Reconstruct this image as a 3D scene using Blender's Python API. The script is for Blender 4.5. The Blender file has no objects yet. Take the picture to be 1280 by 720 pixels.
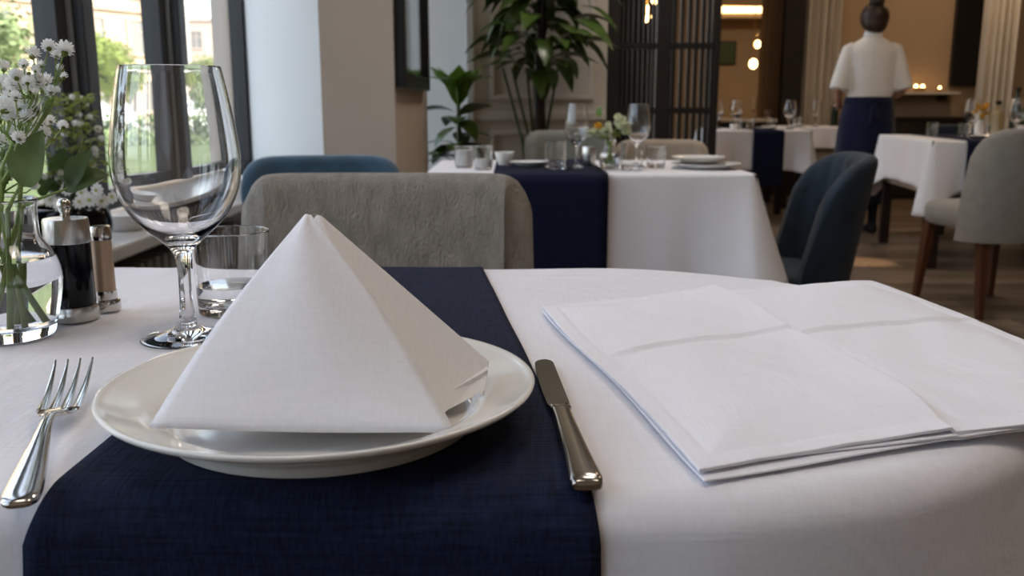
import bpy, bmesh, math, random
from mathutils import Vector, Matrix
R = math.radians
PI = math.pi
scene = bpy.context.scene
col = scene.collection

# ------------------------------------------------------------------ camera
cam_data = bpy.data.cameras.new('camera')
cam = bpy.data.objects.new('camera', cam_data)
col.objects.link(cam)
cam.location = (0, 0, 0.957)
cam.rotation_euler = (R(90 - 11.31), 0, 0)
cam_data.sensor_width = 36.0
cam_data.lens = 1150.0 / 1280.0 * 36.0
cam_data.clip_start = 0.02
cam_data.clip_end = 400
cam_data.dof.use_dof = True
cam_data.dof.focus_distance = 0.70
cam_data.dof.aperture_fstop = 11.0
scene.camera = cam

# ------------------------------------------------------------------ world, sun, exposure
world = bpy.data.worlds.new('sky')
scene.world = world
world.use_nodes = True
wn = world.node_tree
bg = wn.nodes['Background']
sky = wn.nodes.new('ShaderNodeTexSky')
sky.sky_type = 'NISHITA'
sky.sun_disc = False
sky.sun_elevation = R(36)
sky.sun_rotation = R(112)
sky.air_density = 1.0
sky.dust_density = 3.0
sky.ozone_density = 1.0
hs = wn.nodes.new('ShaderNodeHueSaturation')
hs.inputs['Saturation'].default_value = 0.56
wn.links.new(sky.outputs[0], hs.inputs['Color'])
wn.links.new(hs.outputs[0], bg.inputs[0])
bg.inputs[1].default_value = 0.97

sun_d = bpy.data.lights.new('sun', 'SUN')
sun_d.energy = 4.2
sun_d.color = (1.0, 0.90, 0.76)
sun_d.angle = R(0.6)
sun = bpy.data.objects.new('sun', sun_d)
col.objects.link(sun)
sun.rotation_euler = Vector((-0.85, 0.35, -0.62)).to_track_quat('-Z', 'Y').to_euler()

scene.view_settings.view_transform = 'Standard'
scene.view_settings.look = 'None'
scene.view_settings.gamma = 1.0
scene.view_settings.use_curve_mapping = False
scene.view_settings.exposure = 0.0
scene.cycles.max_bounces = 14
scene.cycles.transmission_bounces = 12
scene.cycles.transparent_max_bounces = 24
scene.cycles.sample_clamp_indirect = 6.0

# ------------------------------------------------------------------ helpers
def link(o, parent=None):
    col.objects.link(o)
    if parent is not None:
        o.parent = parent
    return o

def tag(o, label=None, cat=None, group=None, kind=None):
    if label: o['label'] = label
    if cat: o['category'] = cat
    if group: o['group'] = group
    if kind: o['kind'] = kind
    return o

def thing(name, label, cat, loc=(0, 0, 0), rz=0.0, group=None):
    o = bpy.data.objects.new(name, None)
    o.empty_display_size = 0.05
    link(o)
    o.location = loc
    o.rotation_euler = (0, 0, rz)
    return tag(o, label, cat, group)

def mesh_from(verts, faces, smooth=True, angle=40, name='mesh'):
    me = bpy.data.meshes.new(name)
    me.from_pydata([tuple(v) for v in verts], [], faces)
    bm = bmesh.new()
    bm.from_mesh(me)
    bmesh.ops.recalc_face_normals(bm, faces=bm.faces)
    if all(e.is_manifold for e in bm.edges) and bm.calc_volume(signed=True) < 0:
        bmesh.ops.reverse_faces(bm, faces=bm.faces)
    bm.to_mesh(me)
    bm.free()
    if smooth:
        me.shade_smooth()
        if angle:
            me.set_sharp_from_angle(angle=R(angle))
    me.update()
    return me

def obj(name, me, m=None, parent=None, loc=None, rot=None, scale=None):
    o = bpy.data.objects.new(name, me)
    if m is not None:
        if len(me.materials) == 0:
            me.materials.append(m)
    link(o, parent)
    if loc is not None: o.location = loc
    if rot is not None: o.rotation_euler = rot
    if scale is not None: o.scale = scale
    return o

def copy_tree(o, parent=None):
    c = o.copy()
    link(c, parent)
    for ch in list(o.children):
        copy_tree(ch, c)
    return c

class MB:
    """collects primitive shapes into one mesh"""
    def __init__(s):
        s.v = []; s.f = []
    def add(s, verts, faces):
        b = len(s.v)
        s.v += [tuple(v) for v in verts]
        s.f += [[i + b for i in f] for f in faces]
        return s
    def box(s, x0, x1, y0, y1, z0, z1, bev=0.0):
        if bev <= 0:
            v = [(x, y, z) for x in (x0, x1) for y in (y0, y1) for z in (z0, z1)]
            f = [(0, 1, 3, 2), (4, 6, 7, 5), (0, 4, 5, 1), (2, 3, 7, 6), (0, 2, 6, 4), (1, 5, 7, 3)]
            return s.add(v, f)
        bm = bmesh.new()
        bmesh.ops.create_cube(bm, size=1)
        for q in bm.verts:
            q.co = Vector(((x0 + x1) / 2 + q.co.x * (x1 - x0), (y0 + y1) / 2 + q.co.y * (y1 - y0), (z0 + z1) / 2 + q.co.z * (z1 - z0)))
        bmesh.ops.bevel(bm, geom=bm.edges[:], offset=bev, segments=2, profile=0.5, affect='EDGES')
        bm.verts.index_update()
        v = [q.co[:] for q in bm.verts]
        f = [[q.index for q in p.verts] for p in bm.faces]
        bm.free()
        return s.add(v, f)
    def prism(s, poly, z0, z1):
        n = len(poly)
        v = [(x, y, z0) for x, y in poly] + [(x, y, z1) for x, y in poly]
        f = [list(range(n))[::-1], list(range(n, 2 * n))] + [(i, (i + 1) % n, n + (i + 1) % n, n + i) for i in range(n)]
        return s.add(v, f)
    def lathe(s, prof, seg=48, loc=(0, 0, 0)):
        v = []; f = []; rings = []
        for r, z in prof:
            if r < 1e-6:
                rings.append([len(v)]); v.append((loc[0], loc[1], loc[2] + z))
            else:
                rings.append(list(range(len(v), len(v) + seg)))
                v += [(loc[0] + r * math.cos(2 * PI * i / seg), loc[1] + r * math.sin(2 * PI * i / seg), loc[2] + z) for i in range(seg)]
        for a, b in zip(rings[:-1], rings[1:]):
            for i in range(seg):
                j = (i + 1) % seg
                if len(a) == 1 and len(b) == 1: continue
                if len(a) == 1: f.append((a[0], b[i], b[j]))
                elif len(b) == 1: f.append((a[i], b[0], a[j]))
                else: f.append((a[i], b[i], b[j], a[j]))
        return s.add(v, f)
    def tube(s, pts, rad, seg=8, cap=True):
        pts = [Vector(p) for p in pts]
        n = len(pts)
        if not hasattr(rad, '__len__'): rad = [rad] * n
        v = []; f = []
        up = None
        for i in range(n):
            d = (pts[min(i + 1, n - 1)] - pts[max(i - 1, 0)]).normalized()
            if up is None:
                up = Vector((0, 0, 1)) if abs(d.z) < 0.9 else Vector((1, 0, 0))
            a = d.cross(up).normalized(); up = a.cross(d).normalized()
            for k in range(seg):
                t = 2 * PI * k / seg
                v.append(pts[i] + (a * math.cos(t) + up * math.sin(t)) * rad[i])
        for i in range(n - 1):
            for k in range(seg):
                j = (k + 1) % seg
                f.append((i * seg + k, i * seg + j, (i + 1) * seg + j, (i + 1) * seg + k))
        if cap:
            f.append(list(range(seg))[::-1]); f.append(list(range((n - 1) * seg, n * seg)))
        return s.add(v, f)
    def rings(s, rings, cap=True, closed=True):
        n = len(rings[0]); v = []; f = []
        for r in rings: v += [tuple(p) for p in r]
        for i in range(len(rings) - 1):
            for k in range(n if closed else n - 1):
                j = (k + 1) % n
                f.append((i * n + k, i * n + j, (i + 1) * n + j, (i + 1) * n + k))
        if cap:
            f.append(list(range(n))[::-1]); f.append(list(range((len(rings) - 1) * n, len(rings) * n)))
        return s.add(v, f)
    def ell(s, c, r, seg=14, nr=9):
        prof = []
        v = []; f = []
        prs = []
        for i in range(nr + 1):
            t = -PI / 2 + PI * i / nr
            prs.append((max(0.0, math.cos(t)), math.sin(t)))
        prs[0] = (0, -1); prs[-1] = (0, 1)
        m = MB().lathe(prs, seg)
        return s.add([(c[0] + p[0] * r[0], c[1] + p[1] * r[1], c[2] + p[2] * r[2]) for p in m.v], m.f)
    def mesh(s, smooth=True, angle=40):
        return mesh_from(s.v, s.f, smooth, angle)
    def build(s, name, m=None, parent=None, smooth=True, angle=40, loc=None, rot=None):
        return obj(name, s.mesh(smooth, angle), m, parent, loc, rot)

def smooth_prof(prof, k=4):
    """Catmull-Rom through (r, z) points"""
    out = []
    n = len(prof)
    for i in range(n - 1):
        p0 = prof[max(i - 1, 0)]; p1 = prof[i]; p2 = prof[i + 1]; p3 = prof[min(i + 2, n - 1)]
        for j in range(k):
            t = j / k
            q = []
            for a in range(len(p1)):
                q.append(0.5 * (2 * p1[a] + (p2[a] - p0[a]) * t + (2 * p0[a] - 5 * p1[a] + 4 * p2[a] - p3[a]) * t * t + (3 * p1[a] - p0[a] - 3 * p2[a] + p3[a]) * t ** 3))
            if q[0] < 0: q[0] = 0.0
            out.append(tuple(q))
    out.append(tuple(prof[-1]))
    return out

def grid_mesh(fn, nu, nv):
    v = []; f = []
    for j in range(nv + 1):
        for i in range(nu + 1):
            v.append(fn(i / nu, j / nv))
    w = nu + 1
    for j in range(nv):
        for i in range(nu):
            f.append((j * w + i, j * w + i + 1, (j + 1) * w + i + 1, (j + 1) * w + i))
    return v, f

def solid(o, th, offset=-1.0):
    md = o.modifiers.new('thickness', 'SOLIDIFY')
    md.thickness = th
    md.offset = offset
    return o

def bake_remesh(mb, voxel, smooth=6):
    me = mesh_from(mb.v, mb.f, False)
    o = bpy.data.objects.new('tmp', me); col.objects.link(o)
    md = o.modifiers.new('r', 'REMESH'); md.mode = 'VOXEL'; md.voxel_size = voxel
    if smooth:
        sm = o.modifiers.new('s', 'SMOOTH'); sm.iterations = smooth; sm.factor = 0.5
    dg = bpy.context.evaluated_depsgraph_get()
    dg.update()
    out = bpy.data.meshes.new_from_object(o.evaluated_get(dg))
    bpy.data.objects.remove(o)
    out.shade_smooth()
    return out

# ------------------------------------------------------------------ materials
def principled(name):
    m = bpy.data.materials.new(name)
    m.use_nodes = True
    return m, m.node_tree, m.node_tree.nodes['Principled BSDF']

def mat(name, rgb, rough=0.5, metal=0.0, spec=0.5, var=0.0, var_scale=8.0, bump=0.0, bump_scale=40.0, stretch=(1, 1, 1),
        sheen=0.0, coat=0.0, trans=0.0, ior=1.45, emit=None, emit_s=0.0, detail=4.0, sss=0.0):
    m, nt, b = principled(name)
    b.inputs['Base Color'].default_value = (*rgb, 1)
    b.inputs['Roughness'].default_value = rough
    b.inputs['Metallic'].default_value = metal
    b.inputs['Specular IOR Level'].default_value = spec
    b.inputs['Sheen Weight'].default_value = sheen
    b.inputs['Coat Weight'].default_value = coat
    b.inputs['Transmission Weight'].default_value = trans
    b.inputs['IOR'].default_value = ior
    if emit:
        b.inputs['Emission Color'].default_value = (*emit, 1)
        b.inputs['Emission Strength'].default_value = emit_s
    if var or bump:
        tc = nt.nodes.new('ShaderNodeTexCoord')
        mp = nt.nodes.new('ShaderNodeMapping')
        mp.inputs['Scale'].default_value = stretch
        nt.links.new(tc.outputs['Object'], mp.inputs[0])
    if var:
        n = nt.nodes.new('ShaderNodeTexNoise'); n.inputs['Scale'].default_value = var_scale; n.inputs['Detail'].default_value = detail
        nt.links.new(mp.outputs[0], n.inputs['Vector'])
        r = nt.nodes.new('ShaderNodeValToRGB')
        r.color_ramp.elements[0].position = 0.3; r.color_ramp.elements[1].position = 0.7
        r.color_ramp.elements[0].color = (*[max(0, c * (1 - var)) for c in rgb], 1)
        r.color_ramp.elements[1].color = (*[min(1, c * (1 + var)) for c in rgb], 1)
        nt.links.new(n.outputs[0], r.inputs[0]); nt.links.new(r.outputs[0], b.inputs['Base Color'])
    if bump:
        n2 = nt.nodes.new('ShaderNodeTexNoise'); n2.inputs['Scale'].default_value = bump_scale; n2.inputs['Detail'].default_value = 5
        nt.links.new(mp.outputs[0], n2.inputs['Vector'])
        bp = nt.nodes.new('ShaderNodeBump'); bp.inputs['Strength'].default_value = bump; bp.inputs['Distance'].default_value = 0.01
        nt.links.new(n2.outputs[0], bp.inputs['Height']); nt.links.new(bp.outputs[0], b.inputs['Normal'])
    return m

def cloth_mat(name, rgb, weave=900.0, bump=0.25, wrinkle=0.0, wr_scale=9.0, var=0.04, rough=0.92, sheen=0.15):
    """linen: two crossed, stretched noises for the threads and a broad one for soft wrinkles"""
    m, nt, b = principled(name)
    b.inputs['Roughness'].default_value = rough
    b.inputs['Specular IOR Level'].default_value = 0.2
    b.inputs['Sheen Weight'].default_value = sheen
    b.inputs['Sheen Roughness'].default_value = 0.5
    tc = nt.nodes.new('ShaderNodeTexCoord')
    outs = []
    for st in ((1, 0.06, 0.3), (0.06, 1, 1)):
        mp = nt.nodes.new('ShaderNodeMapping'); mp.inputs['Scale'].default_value = st
        nt.links.new(tc.outputs['Object'], mp.inputs[0])
        n = nt.nodes.new('ShaderNodeTexNoise'); n.inputs['Scale'].default_value = weave; n.inputs['Detail'].default_value = 2
        nt.links.new(mp.outputs[0], n.inputs['Vector']); outs.append(n)
    add = nt.nodes.new('ShaderNodeMath'); add.operation = 'ADD'
    nt.links.new(outs[0].outputs[0], add.inputs[0]); nt.links.new(outs[1].outputs[0], add.inputs[1])
    bp = nt.nodes.new('ShaderNodeBump'); bp.inputs['Strength'].default_value = bump; bp.inputs['Distance'].default_value = 0.0008
    nt.links.new(add.outputs[0], bp.inputs['Height'])
    last = bp
    if wrinkle:
        n3 = nt.nodes.new('ShaderNodeTexNoise'); n3.inputs['Scale'].default_value = wr_scale; n3.inputs['Detail'].default_value = 3
        n3.inputs['Distortion'].default_value = 1.2
        nt.links.new(tc.outputs['Object'], n3.inputs['Vector'])
        b2 = nt.nodes.new('ShaderNodeBump'); b2.inputs['Strength'].default_value = wrinkle; b2.inputs['Distance'].default_value = 0.02
        nt.links.new(n3.outputs[0], b2.inputs['Height']); nt.links.new(bp.outputs[0], b2.inputs['Normal'])
        last = b2
    nt.links.new(last.outputs[0], b.inputs['Normal'])
    r = nt.nodes.new('ShaderNodeValToRGB')
    r.color_ramp.elements[0].position = 0.7; r.color_ramp.elements[1].position = 1.3
    r.color_ramp.elements[0].position = 0.35; r.color_ramp.elements[1].position = 0.65
    r.color_ramp.elements[0].color = (*[c * (1 - var) for c in rgb], 1)
    r.color_ramp.elements[1].color = (*[min(1, c * (1 + var)) for c in rgb], 1)
    hf = nt.nodes.new('ShaderNodeMath'); hf.operation = 'MULTIPLY'; hf.inputs[1].default_value = 0.5
    nt.links.new(add.outputs[0], hf.inputs[0]); nt.links.new(hf.outputs[0], r.inputs[0]); nt.links.new(r.outputs[0], b.inputs['Base Color'])
    return m

def pane_mat(name, tint=(0.97, 0.985, 0.985)):
    m = bpy.data.materials.new(name); m.use_nodes = True
    nt = m.node_tree; nt.nodes.clear()
    out = nt.nodes.new('ShaderNodeOutputMaterial'); mix = nt.nodes.new('ShaderNodeMixShader')
    tr = nt.nodes.new('ShaderNodeBsdfTransparent'); gl = nt.nodes.new('ShaderNodeBsdfGlossy'); lw = nt.nodes.new('ShaderNodeLayerWeight')
    lw.inputs[0].default_value = 0.5
    pw = nt.nodes.new('ShaderNodeMath'); pw.operation = 'POWER'; pw.inputs[1].default_value = 5.0
    ma = nt.nodes.new('ShaderNodeMath'); ma.operation = 'MULTIPLY_ADD'; ma.inputs[1].default_value = 0.7; ma.inputs[2].default_value = 0.03
    tr.inputs[0].default_value = (*tint, 1); gl.inputs['Roughness'].default_value = 0.02
    nt.links.new(lw.outputs['Facing'], pw.inputs[0]); nt.links.new(pw.outputs[0], ma.inputs[0])
    nt.links.new(ma.outputs[0], mix.inputs[0]); nt.links.new(tr.outputs[0], mix.inputs[1]); nt.links.new(gl.outputs[0], mix.inputs[2])
    nt.links.new(mix.outputs[0], out.inputs[0])
    return m

def leaf_mat(name, rgb, trans=0.4, rough=0.5, var=0.2, scale=40.0, gloss=0.08):
    """thin leaf or petal: some of the light comes through it"""
    m = bpy.data.materials.new(name); m.use_nodes = True
    nt = m.node_tree; b = nt.nodes['Principled BSDF']; out = nt.nodes['Material Output']
    b.inputs['Roughness'].default_value = rough; b.inputs['Specular IOR Level'].default_value = gloss * 5
    tl = nt.nodes.new('ShaderNodeBsdfTranslucent'); mx = nt.nodes.new('ShaderNodeMixShader'); mx.inputs[0].default_value = trans
    tc = nt.nodes.new('ShaderNodeTexCoord'); n = nt.nodes.new('ShaderNodeTexNoise'); n.inputs['Scale'].default_value = scale
    r = nt.nodes.new('ShaderNodeValToRGB'); r.color_ramp.elements[0].position = 0.3; r.color_ramp.elements[1].position = 0.7
    r.color_ramp.elements[0].color = (*[c * (1 - var) for c in rgb], 1); r.color_ramp.elements[1].color = (*[min(1, c * (1 + var)) for c in rgb], 1)
    nt.links.new(tc.outputs['Object'], n.inputs['Vector']); nt.links.new(n.outputs[0], r.inputs[0])
    nt.links.new(r.outputs[0], b.inputs['Base Color']); nt.links.new(r.outputs[0], tl.inputs['Color'])
    nt.links.new(b.outputs[0], mx.inputs[1]); nt.links.new(tl.outputs[0], mx.inputs[2]); nt.links.new(mx.outputs[0], out.inputs[0])
    return m

def glass_mat(name, rgb=(1, 1, 1), ior=1.5, rough=0.0):
    m = bpy.data.materials.new(name); m.use_nodes = True
    nt = m.node_tree; nt.nodes.clear()
    out = nt.nodes.new('ShaderNodeOutputMaterial'); g = nt.nodes.new('ShaderNodeBsdfGlass')
    g.inputs['Color'].default_value = (*rgb, 1); g.inputs['IOR'].default_value = ior; g.inputs['Roughness'].default_value = rough
    nt.links.new(g.outputs[0], out.inputs[0])
    return m

def plank_mat(name, a, b_, rough=0.35):
    m, nt, b = principled(name)
    b.inputs['Roughness'].default_value = rough
    oi = nt.nodes.new('ShaderNodeObjectInfo')
    tc = nt.nodes.new('ShaderNodeTexCoord'); mp = nt.nodes.new('ShaderNodeMapping'); mp.inputs['Scale'].default_value = (1.2, 14, 14)
    nt.links.new(tc.outputs['Object'], mp.inputs[0])
    n = nt.nodes.new('ShaderNodeTexNoise'); n.noise_dimensions = '4D'; n.inputs['Scale'].default_value = 2.5; n.inputs['Detail'].default_value = 6
    nt.links.new(mp.outputs[0], n.inputs['Vector'])
    mu = nt.nodes.new('ShaderNodeMath'); mu.operation = 'MULTIPLY'; mu.inputs[1].default_value = 50
    nt.links.new(oi.outputs['Random'], mu.inputs[0]); nt.links.new(mu.outputs[0], n.inputs['W'])
    ad = nt.nodes.new('ShaderNodeMath'); ad.operation = 'MULTIPLY_ADD'; ad.inputs[1].default_value = 0.55; 
    nt.links.new(oi.outputs['Random'], ad.inputs[0])
    m2 = nt.nodes.new('ShaderNodeMath'); m2.operation = 'MULTIPLY'; m2.inputs[1].default_value = 0.6
    nt.links.new(n.outputs[0], m2.inputs[0]); nt.links.new(m2.outputs[0], ad.inputs[2])
    r = nt.nodes.new('ShaderNodeValToRGB'); r.color_ramp.elements[0].position = 0.2; r.color_ramp.elements[1].position = 0.85
    r.color_ramp.elements[0].color = (*a, 1); r.color_ramp.elements[1].color = (*b_, 1)
    nt.links.new(ad.outputs[0], r.inputs[0]); nt.links.new(r.outputs[0], b.inputs['Base Color'])
    return m

M = dict(
    linen=cloth_mat('white table linen', (0.785, 0.772, 0.81), 430, 0.28, 0.14, 9, 0.03),
    linen_far=cloth_mat('white table linen far', (0.80, 0.775, 0.79), 300, 0.15, 0.06, 7, 0.02),
    napkin=cloth_mat('white napkin cotton', (0.85, 0.84, 0.87), 520, 0.35, 0.06, 14, 0.025),
    napkin2=cloth_mat('white folded cotton', (0.83, 0.82, 0.865), 520, 0.25, 0.10, 10, 0.02),
    navy=cloth_mat('navy linen', (0.0072, 0.0118, 0.034), 450, 0.8, 0.10, 14, 0.5, 0.9, 0.0),
    navy_far=cloth_mat('navy linen far', (0.005, 0.007, 0.026), 300, 0.2, 0.0, 8, 0.2, 0.9, 0.0),
    ceramic=mat('glazed ceramic', (0.76, 0.74, 0.70), 0.08, coat=0.3),
    porcelain=mat('white porcelain', (0.78, 0.76, 0.73), 0.2),
    steel=mat('polished steel', (0.62, 0.60, 0.57), 0.13, 1.0),
    steel_dark=mat('dull polished steel', (0.40, 0.37, 0.33), 0.16, 1.0),
    blade=mat('dark polished blade', (0.15, 0.15, 0.145), 0.2, 1.0),
    brushed=mat('brushed steel', (0.62, 0.60, 0.57), 0.28, 1.0, bump=0.05, bump_scale=900, stretch=(1, 1, 0.02)),
    glass=glass_mat('clear glass'),
    water=glass_mat('water', (0.98, 0.99, 1.0), 1.33),
    black_gloss=mat('black lacquer', (0.004, 0.004, 0.006), 0.10, spec=0.3),
    copper_wood=mat('pale copper', (0.50, 0.36, 0.25), 0.32, 0.35, var=0.06, var_scale=20),
    stem=mat('green stem', (0.24, 0.34, 0.085), 0.5, var=0.2, var_scale=60),
    stem_dark=mat('dark green stem', (0.055, 0.085, 0.025), 0.6, var=0.2, var_scale=60),
    leaf_sage=leaf_mat('sage green leaf', (0.11, 0.16, 0.045), 0.3, 0.5, 0.18, 50),
    leaf_dark=leaf_mat('dark green leaf', (0.07, 0.11, 0.033), 0.3, 0.45, 0.3, 30),
    leaf_olive=leaf_mat('olive green leaf', (0.27, 0.31, 0.075), 0.5, 0.55, 0.35, 40),
    leaf_gloss=mat('glossy plant leaf', (0.065, 0.115, 0.022), 0.28, var=0.4, var_scale=6),
    leaf_bright=leaf_mat('bright plant leaf', (0.13, 0.25, 0.028), 0.35, 0.3, 0.3, 6, 0.1),
    petal=leaf_mat('white petal', (0.90, 0.90, 0.88), 0.45, 0.7, 0.03, 200, 0.04),
    petal_cream=mat('cream petal', (0.72, 0.74, 0.52), 0.7),
    petal_yellow=mat('yellow petal', (0.75, 0.42, 0.03), 0.7),
    pollen=mat('pollen yellow green', (0.45, 0.42, 0.10), 0.8),
    fabric_grey=mat('grey woven upholstery', (0.27, 0.24, 0.205), 0.95, sheen=0.1, var=0.2, var_scale=48, bump=0.6, bump_scale=300, stretch=(1, 1, 0.4), detail=8),
    fabric_grey2=mat('stone grey upholstery', (0.30, 0.275, 0.24), 0.95, sheen=0.25, var=0.08, var_scale=20, bump=0.25, bump_scale=220),
    fabric_beige=mat('beige upholstery', (0.36, 0.29, 0.22), 0.95, sheen=0.2, var=0.08, var_scale=20),
    fabric_sage=mat('grey green upholstery', (0.20, 0.20, 0.175), 0.95, sheen=0.2, var=0.08, var_scale=20),
    velvet_blue=mat('blue velvet', (0.030, 0.078, 0.125), 0.8, sheen=0.35, var=0.25, var_scale=14),
    velvet_navy=mat('dark navy velvet', (0.008, 0.019, 0.033), 0.8, sheen=0.08, var=0.3, var_scale=14),
    wood_dark=mat('dark stained wood', (0.018, 0.009, 0.006), 0.4, var=0.4, var_scale=12, stretch=(1, 1, 0.1)),
    wood_red=mat('red brown wood', (0.11, 0.040, 0.018), 0.35, var=0.3, var_scale=14, stretch=(1, 1, 0.1)),
    wood_brown=mat('brown veneer', (0.085, 0.045, 0.018), 0.4, var=0.25, var_scale=5, stretch=(6, 6, 0.2)),
    wood_black=mat('black brown timber', (0.012, 0.008, 0.006), 0.5, var=0.3, var_scale=6),
    wall_black=mat('matt black brown boarding', (0.010, 0.007, 0.005), 0.95, spec=0.05),
    wall_white=mat('white plaster', (0.58, 0.575, 0.555), 0.9, var=0.02, var_scale=3, bump=0.03, bump_scale=120),
    wall_beige=mat('beige plaster', (0.46, 0.375, 0.30), 0.9, var=0.03, var_scale=3, bump=0.03, bump_scale=120),
    wall_cream=mat('cream panelled paint', (0.56, 0.50, 0.43), 0.7, var=0.02, var_scale=3),
    wall_tan=mat('tan plaster', (0.40, 0.29, 0.185), 0.9, var=0.03, var_scale=2),
    curtain=mat('cream curtain', (0.60, 0.55, 0.47), 0.95, var=0.04, var_scale=4),
    ceiling=mat('ceiling paint', (0.72, 0.71, 0.69), 0.9),
    frame_dark=mat('charcoal window frame', (0.022, 0.024, 0.026), 0.4),
    frame_light=mat('aluminium strip', (0.42, 0.44, 0.43), 0.35, 0.6),
    frame_black=mat('black frame', (0.006, 0.006, 0.007), 0.35),
    mirror=mat('dim mirror', (0.35, 0.34, 0.32), 0.08, 1.0),
    sill=mat('pale stone sill', (0.50, 0.48, 0.45), 0.22, var=0.06, var_scale=9),
    radiator=mat('radiator enamel', (0.26, 0.24, 0.215), 0.45),
    pane=pane_mat('window pane'),
    plank=plank_mat('oiled oak plank', (0.075, 0.054, 0.038), (0.24, 0.175, 0.12), 0.30),
    subfloor=mat('dark subfloor', (0.025, 0.018, 0.013), 0.7),
    skin=mat('skin', (0.55, 0.31, 0.21), 0.55),
    hair=mat('dark brown hair', (0.030, 0.015, 0.009), 0.5, var=0.4, var_scale=60, stretch=(1, 1, 0.2)),
    shirt=cloth_mat('white shirt cotton', (0.74, 0.72, 0.70), 300, 0.1, 0.25, 12, 0.02),
    apron=cloth_mat('navy apron cotton', (0.006, 0.009, 0.034), 300, 0.1, 0.15, 8, 0.2),
    trouser=mat('black trouser cloth', (0.008, 0.008, 0.011), 0.9),
    bulb=mat('warm bulb', (1, 0.8, 0.5), 0.4, emit=(1.0, 0.60, 0.24), emit_s=14.0),
    strip=mat('warm light strip', (1, 0.8, 0.5), 0.4, emit=(1.0, 0.66, 0.30), emit_s=5.0),
    lamp_panel=mat('lamp diffuser', (0.9, 0.88, 0.85), 0.5, emit=(1.0, 0.86, 0.70), emit_s=4.0),
    brass=mat('aged brass', (0.55, 0.34, 0.12), 0.3, 1.0),
    bottle_green=mat('dark green bottle glass', (0.008, 0.018, 0.010), 0.1, coat=0.4),
    bottle_amber=mat('pale amber bottle', (0.42, 0.32, 0.16), 0.15, trans=0.35),
    soil=mat('potting soil', (0.03, 0.02, 0.013), 0.95),
    terracotta=mat('grey clay pot', (0.20, 0.18, 0.16), 0.7),
    stone_a=mat('sunlit limestone', (0.40, 0.31, 0.22), 0.9, var=0.12, var_scale=0.35),
    stone_b=mat('grey render', (0.34, 0.32, 0.30), 0.9, var=0.1, var_scale=0.3),
    stone_c=mat('pink beige render', (0.42, 0.33, 0.26), 0.9, var=0.08, var_scale=0.3),
    win_dark=mat('far window glass', (0.16, 0.16, 0.15), 0.25),
    asphalt=mat('asphalt', (0.22, 0.21, 0.20), 0.9, var=0.12, var_scale=0.5),
    lawn=mat('lawn', (0.085, 0.115, 0.035), 0.95, var=0.3, var_scale=0.8),
    tree_leaf=leaf_mat('sunlit tree leaf', (0.20, 0.25, 0.055), 0.35, 0.7, 0.35, 1.2, 0.04),
    tree_leaf2=mat('grey green tree leaf', (0.14, 0.19, 0.075), 0.7, var=0.35, var_scale=1.2),
    bark=mat('tree bark', (0.10, 0.075, 0.05), 0.9),
    car_paint=mat('white car paint', (0.75, 0.75, 0.74), 0.25, coat=0.5),
    rubber=mat('tyre rubber', (0.02, 0.02, 0.02), 0.8),
)
random.seed(7)

# ================================================================== structure
XR, YB, YF, ZC = 6.0, 10.0, -1.8, 3.2     # right wall, back wall, wall behind the camera, ceiling
XG = -1.25                                # plane of the window glass

# floor: slab + planks where the photo shows the floor
floor = tag(MB().box(-1.4, XR + 0.1, YF, 5.95, -0.12, -0.012).box(0.45, XR + 0.1, 5.95, 17.2, -0.12, -0.012).box(-1.4, -0.12, 5.95, 6.5, -0.12, -0.012).build('floor', M['subfloor'], smooth=False), kind='structure')
pl_me = MB().box(-0.598, 0.598, -0.0685, 0.0685, -0.012, 0.0, 0.002).mesh(False)
pl_me.materials.append(M['plank'])
row = 0
y = 1.9
while y < 8.6:
    off = random.uniform(0, 1.2)
    for k in range(5):
        x = 0.2 + off + 1.2 * k
        if x > XR - 0.6 or x > 0.55 * y + 1.4: continue
        obj('plank', pl_me, None, floor, (x, y, 0))
    y += 0.14
# coarse boards for the rest of the floor (one mesh, never seen singly)
mb = MB()
y = YF
while y < 1.8:
    mb.box(-1.2, XR, y, y + 0.138, -0.012, -0.001); y += 0.14
y = 1.83
while y < 5.5:
    mb.box(-1.2, 0.05, y, y + 0.138, -0.012, -0.004); y += 0.14
y = 8.64
while y < 16.9:
    mb.box(0.62, XR, y, y + 0.138, -0.012, -0.004); y += 0.14
y = 1.83
while y < 8.6:
    mb.box(0.06, XR, y, y + 0.138, -0.0125, -0.006); y += 0.14
tag(mb.build('plank', M['plank'], floor, smooth=False), kind='stuff')

mb = MB(); mb.box(-1.45, XR + 0.1, YF - 0.1, 5.95, ZC, ZC + 0.2); mb.box(-1.45, -0.12, 5.95, 6.5, ZC, ZC + 0.2); mb.box(0.45, XR + 0.1, 5.95, 17.2, ZC, ZC + 0.2)
tag(mb.build('ceiling', M['ceiling'], smooth=False), kind='structure')

# left wall: apron under the sill, head above the windows, pier with splayed reveal
HEAD = 2.85
mb = MB()
mb.box(-1.45, -1.22, YF, 4.42, -0.1, 0.60)
mb.box(-1.45, -1.15, YF, 4.42, HEAD, ZC)
tag(mb.build('wall_left', M['wall_beige'], smooth=False), kind='structure')
# splayed white reveal between window frame and pier
tag(MB().prism([(-1.30, 4.42), (-0.73, 3.62), (-0.73, 4.4), (-1.30, 4.6)], -0.01, ZC).build('wall_reveal', M['wall_white'], smooth=False), kind='structure')
# beige pier
tag(MB().prism([(-0.73, 3.60), (-0.45, 3.60), (-0.45, 4.98), (-0.73, 4.98)], -0.01, ZC).build('wall_pier', M['wall_beige'], smooth=False), kind='structure')
tag(MB().box(-1.45, -0.73, 4.6, 4.98, -0.01, ZC).build('wall_pier_core', M['wall_beige'], smooth=False), kind='structure')
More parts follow.
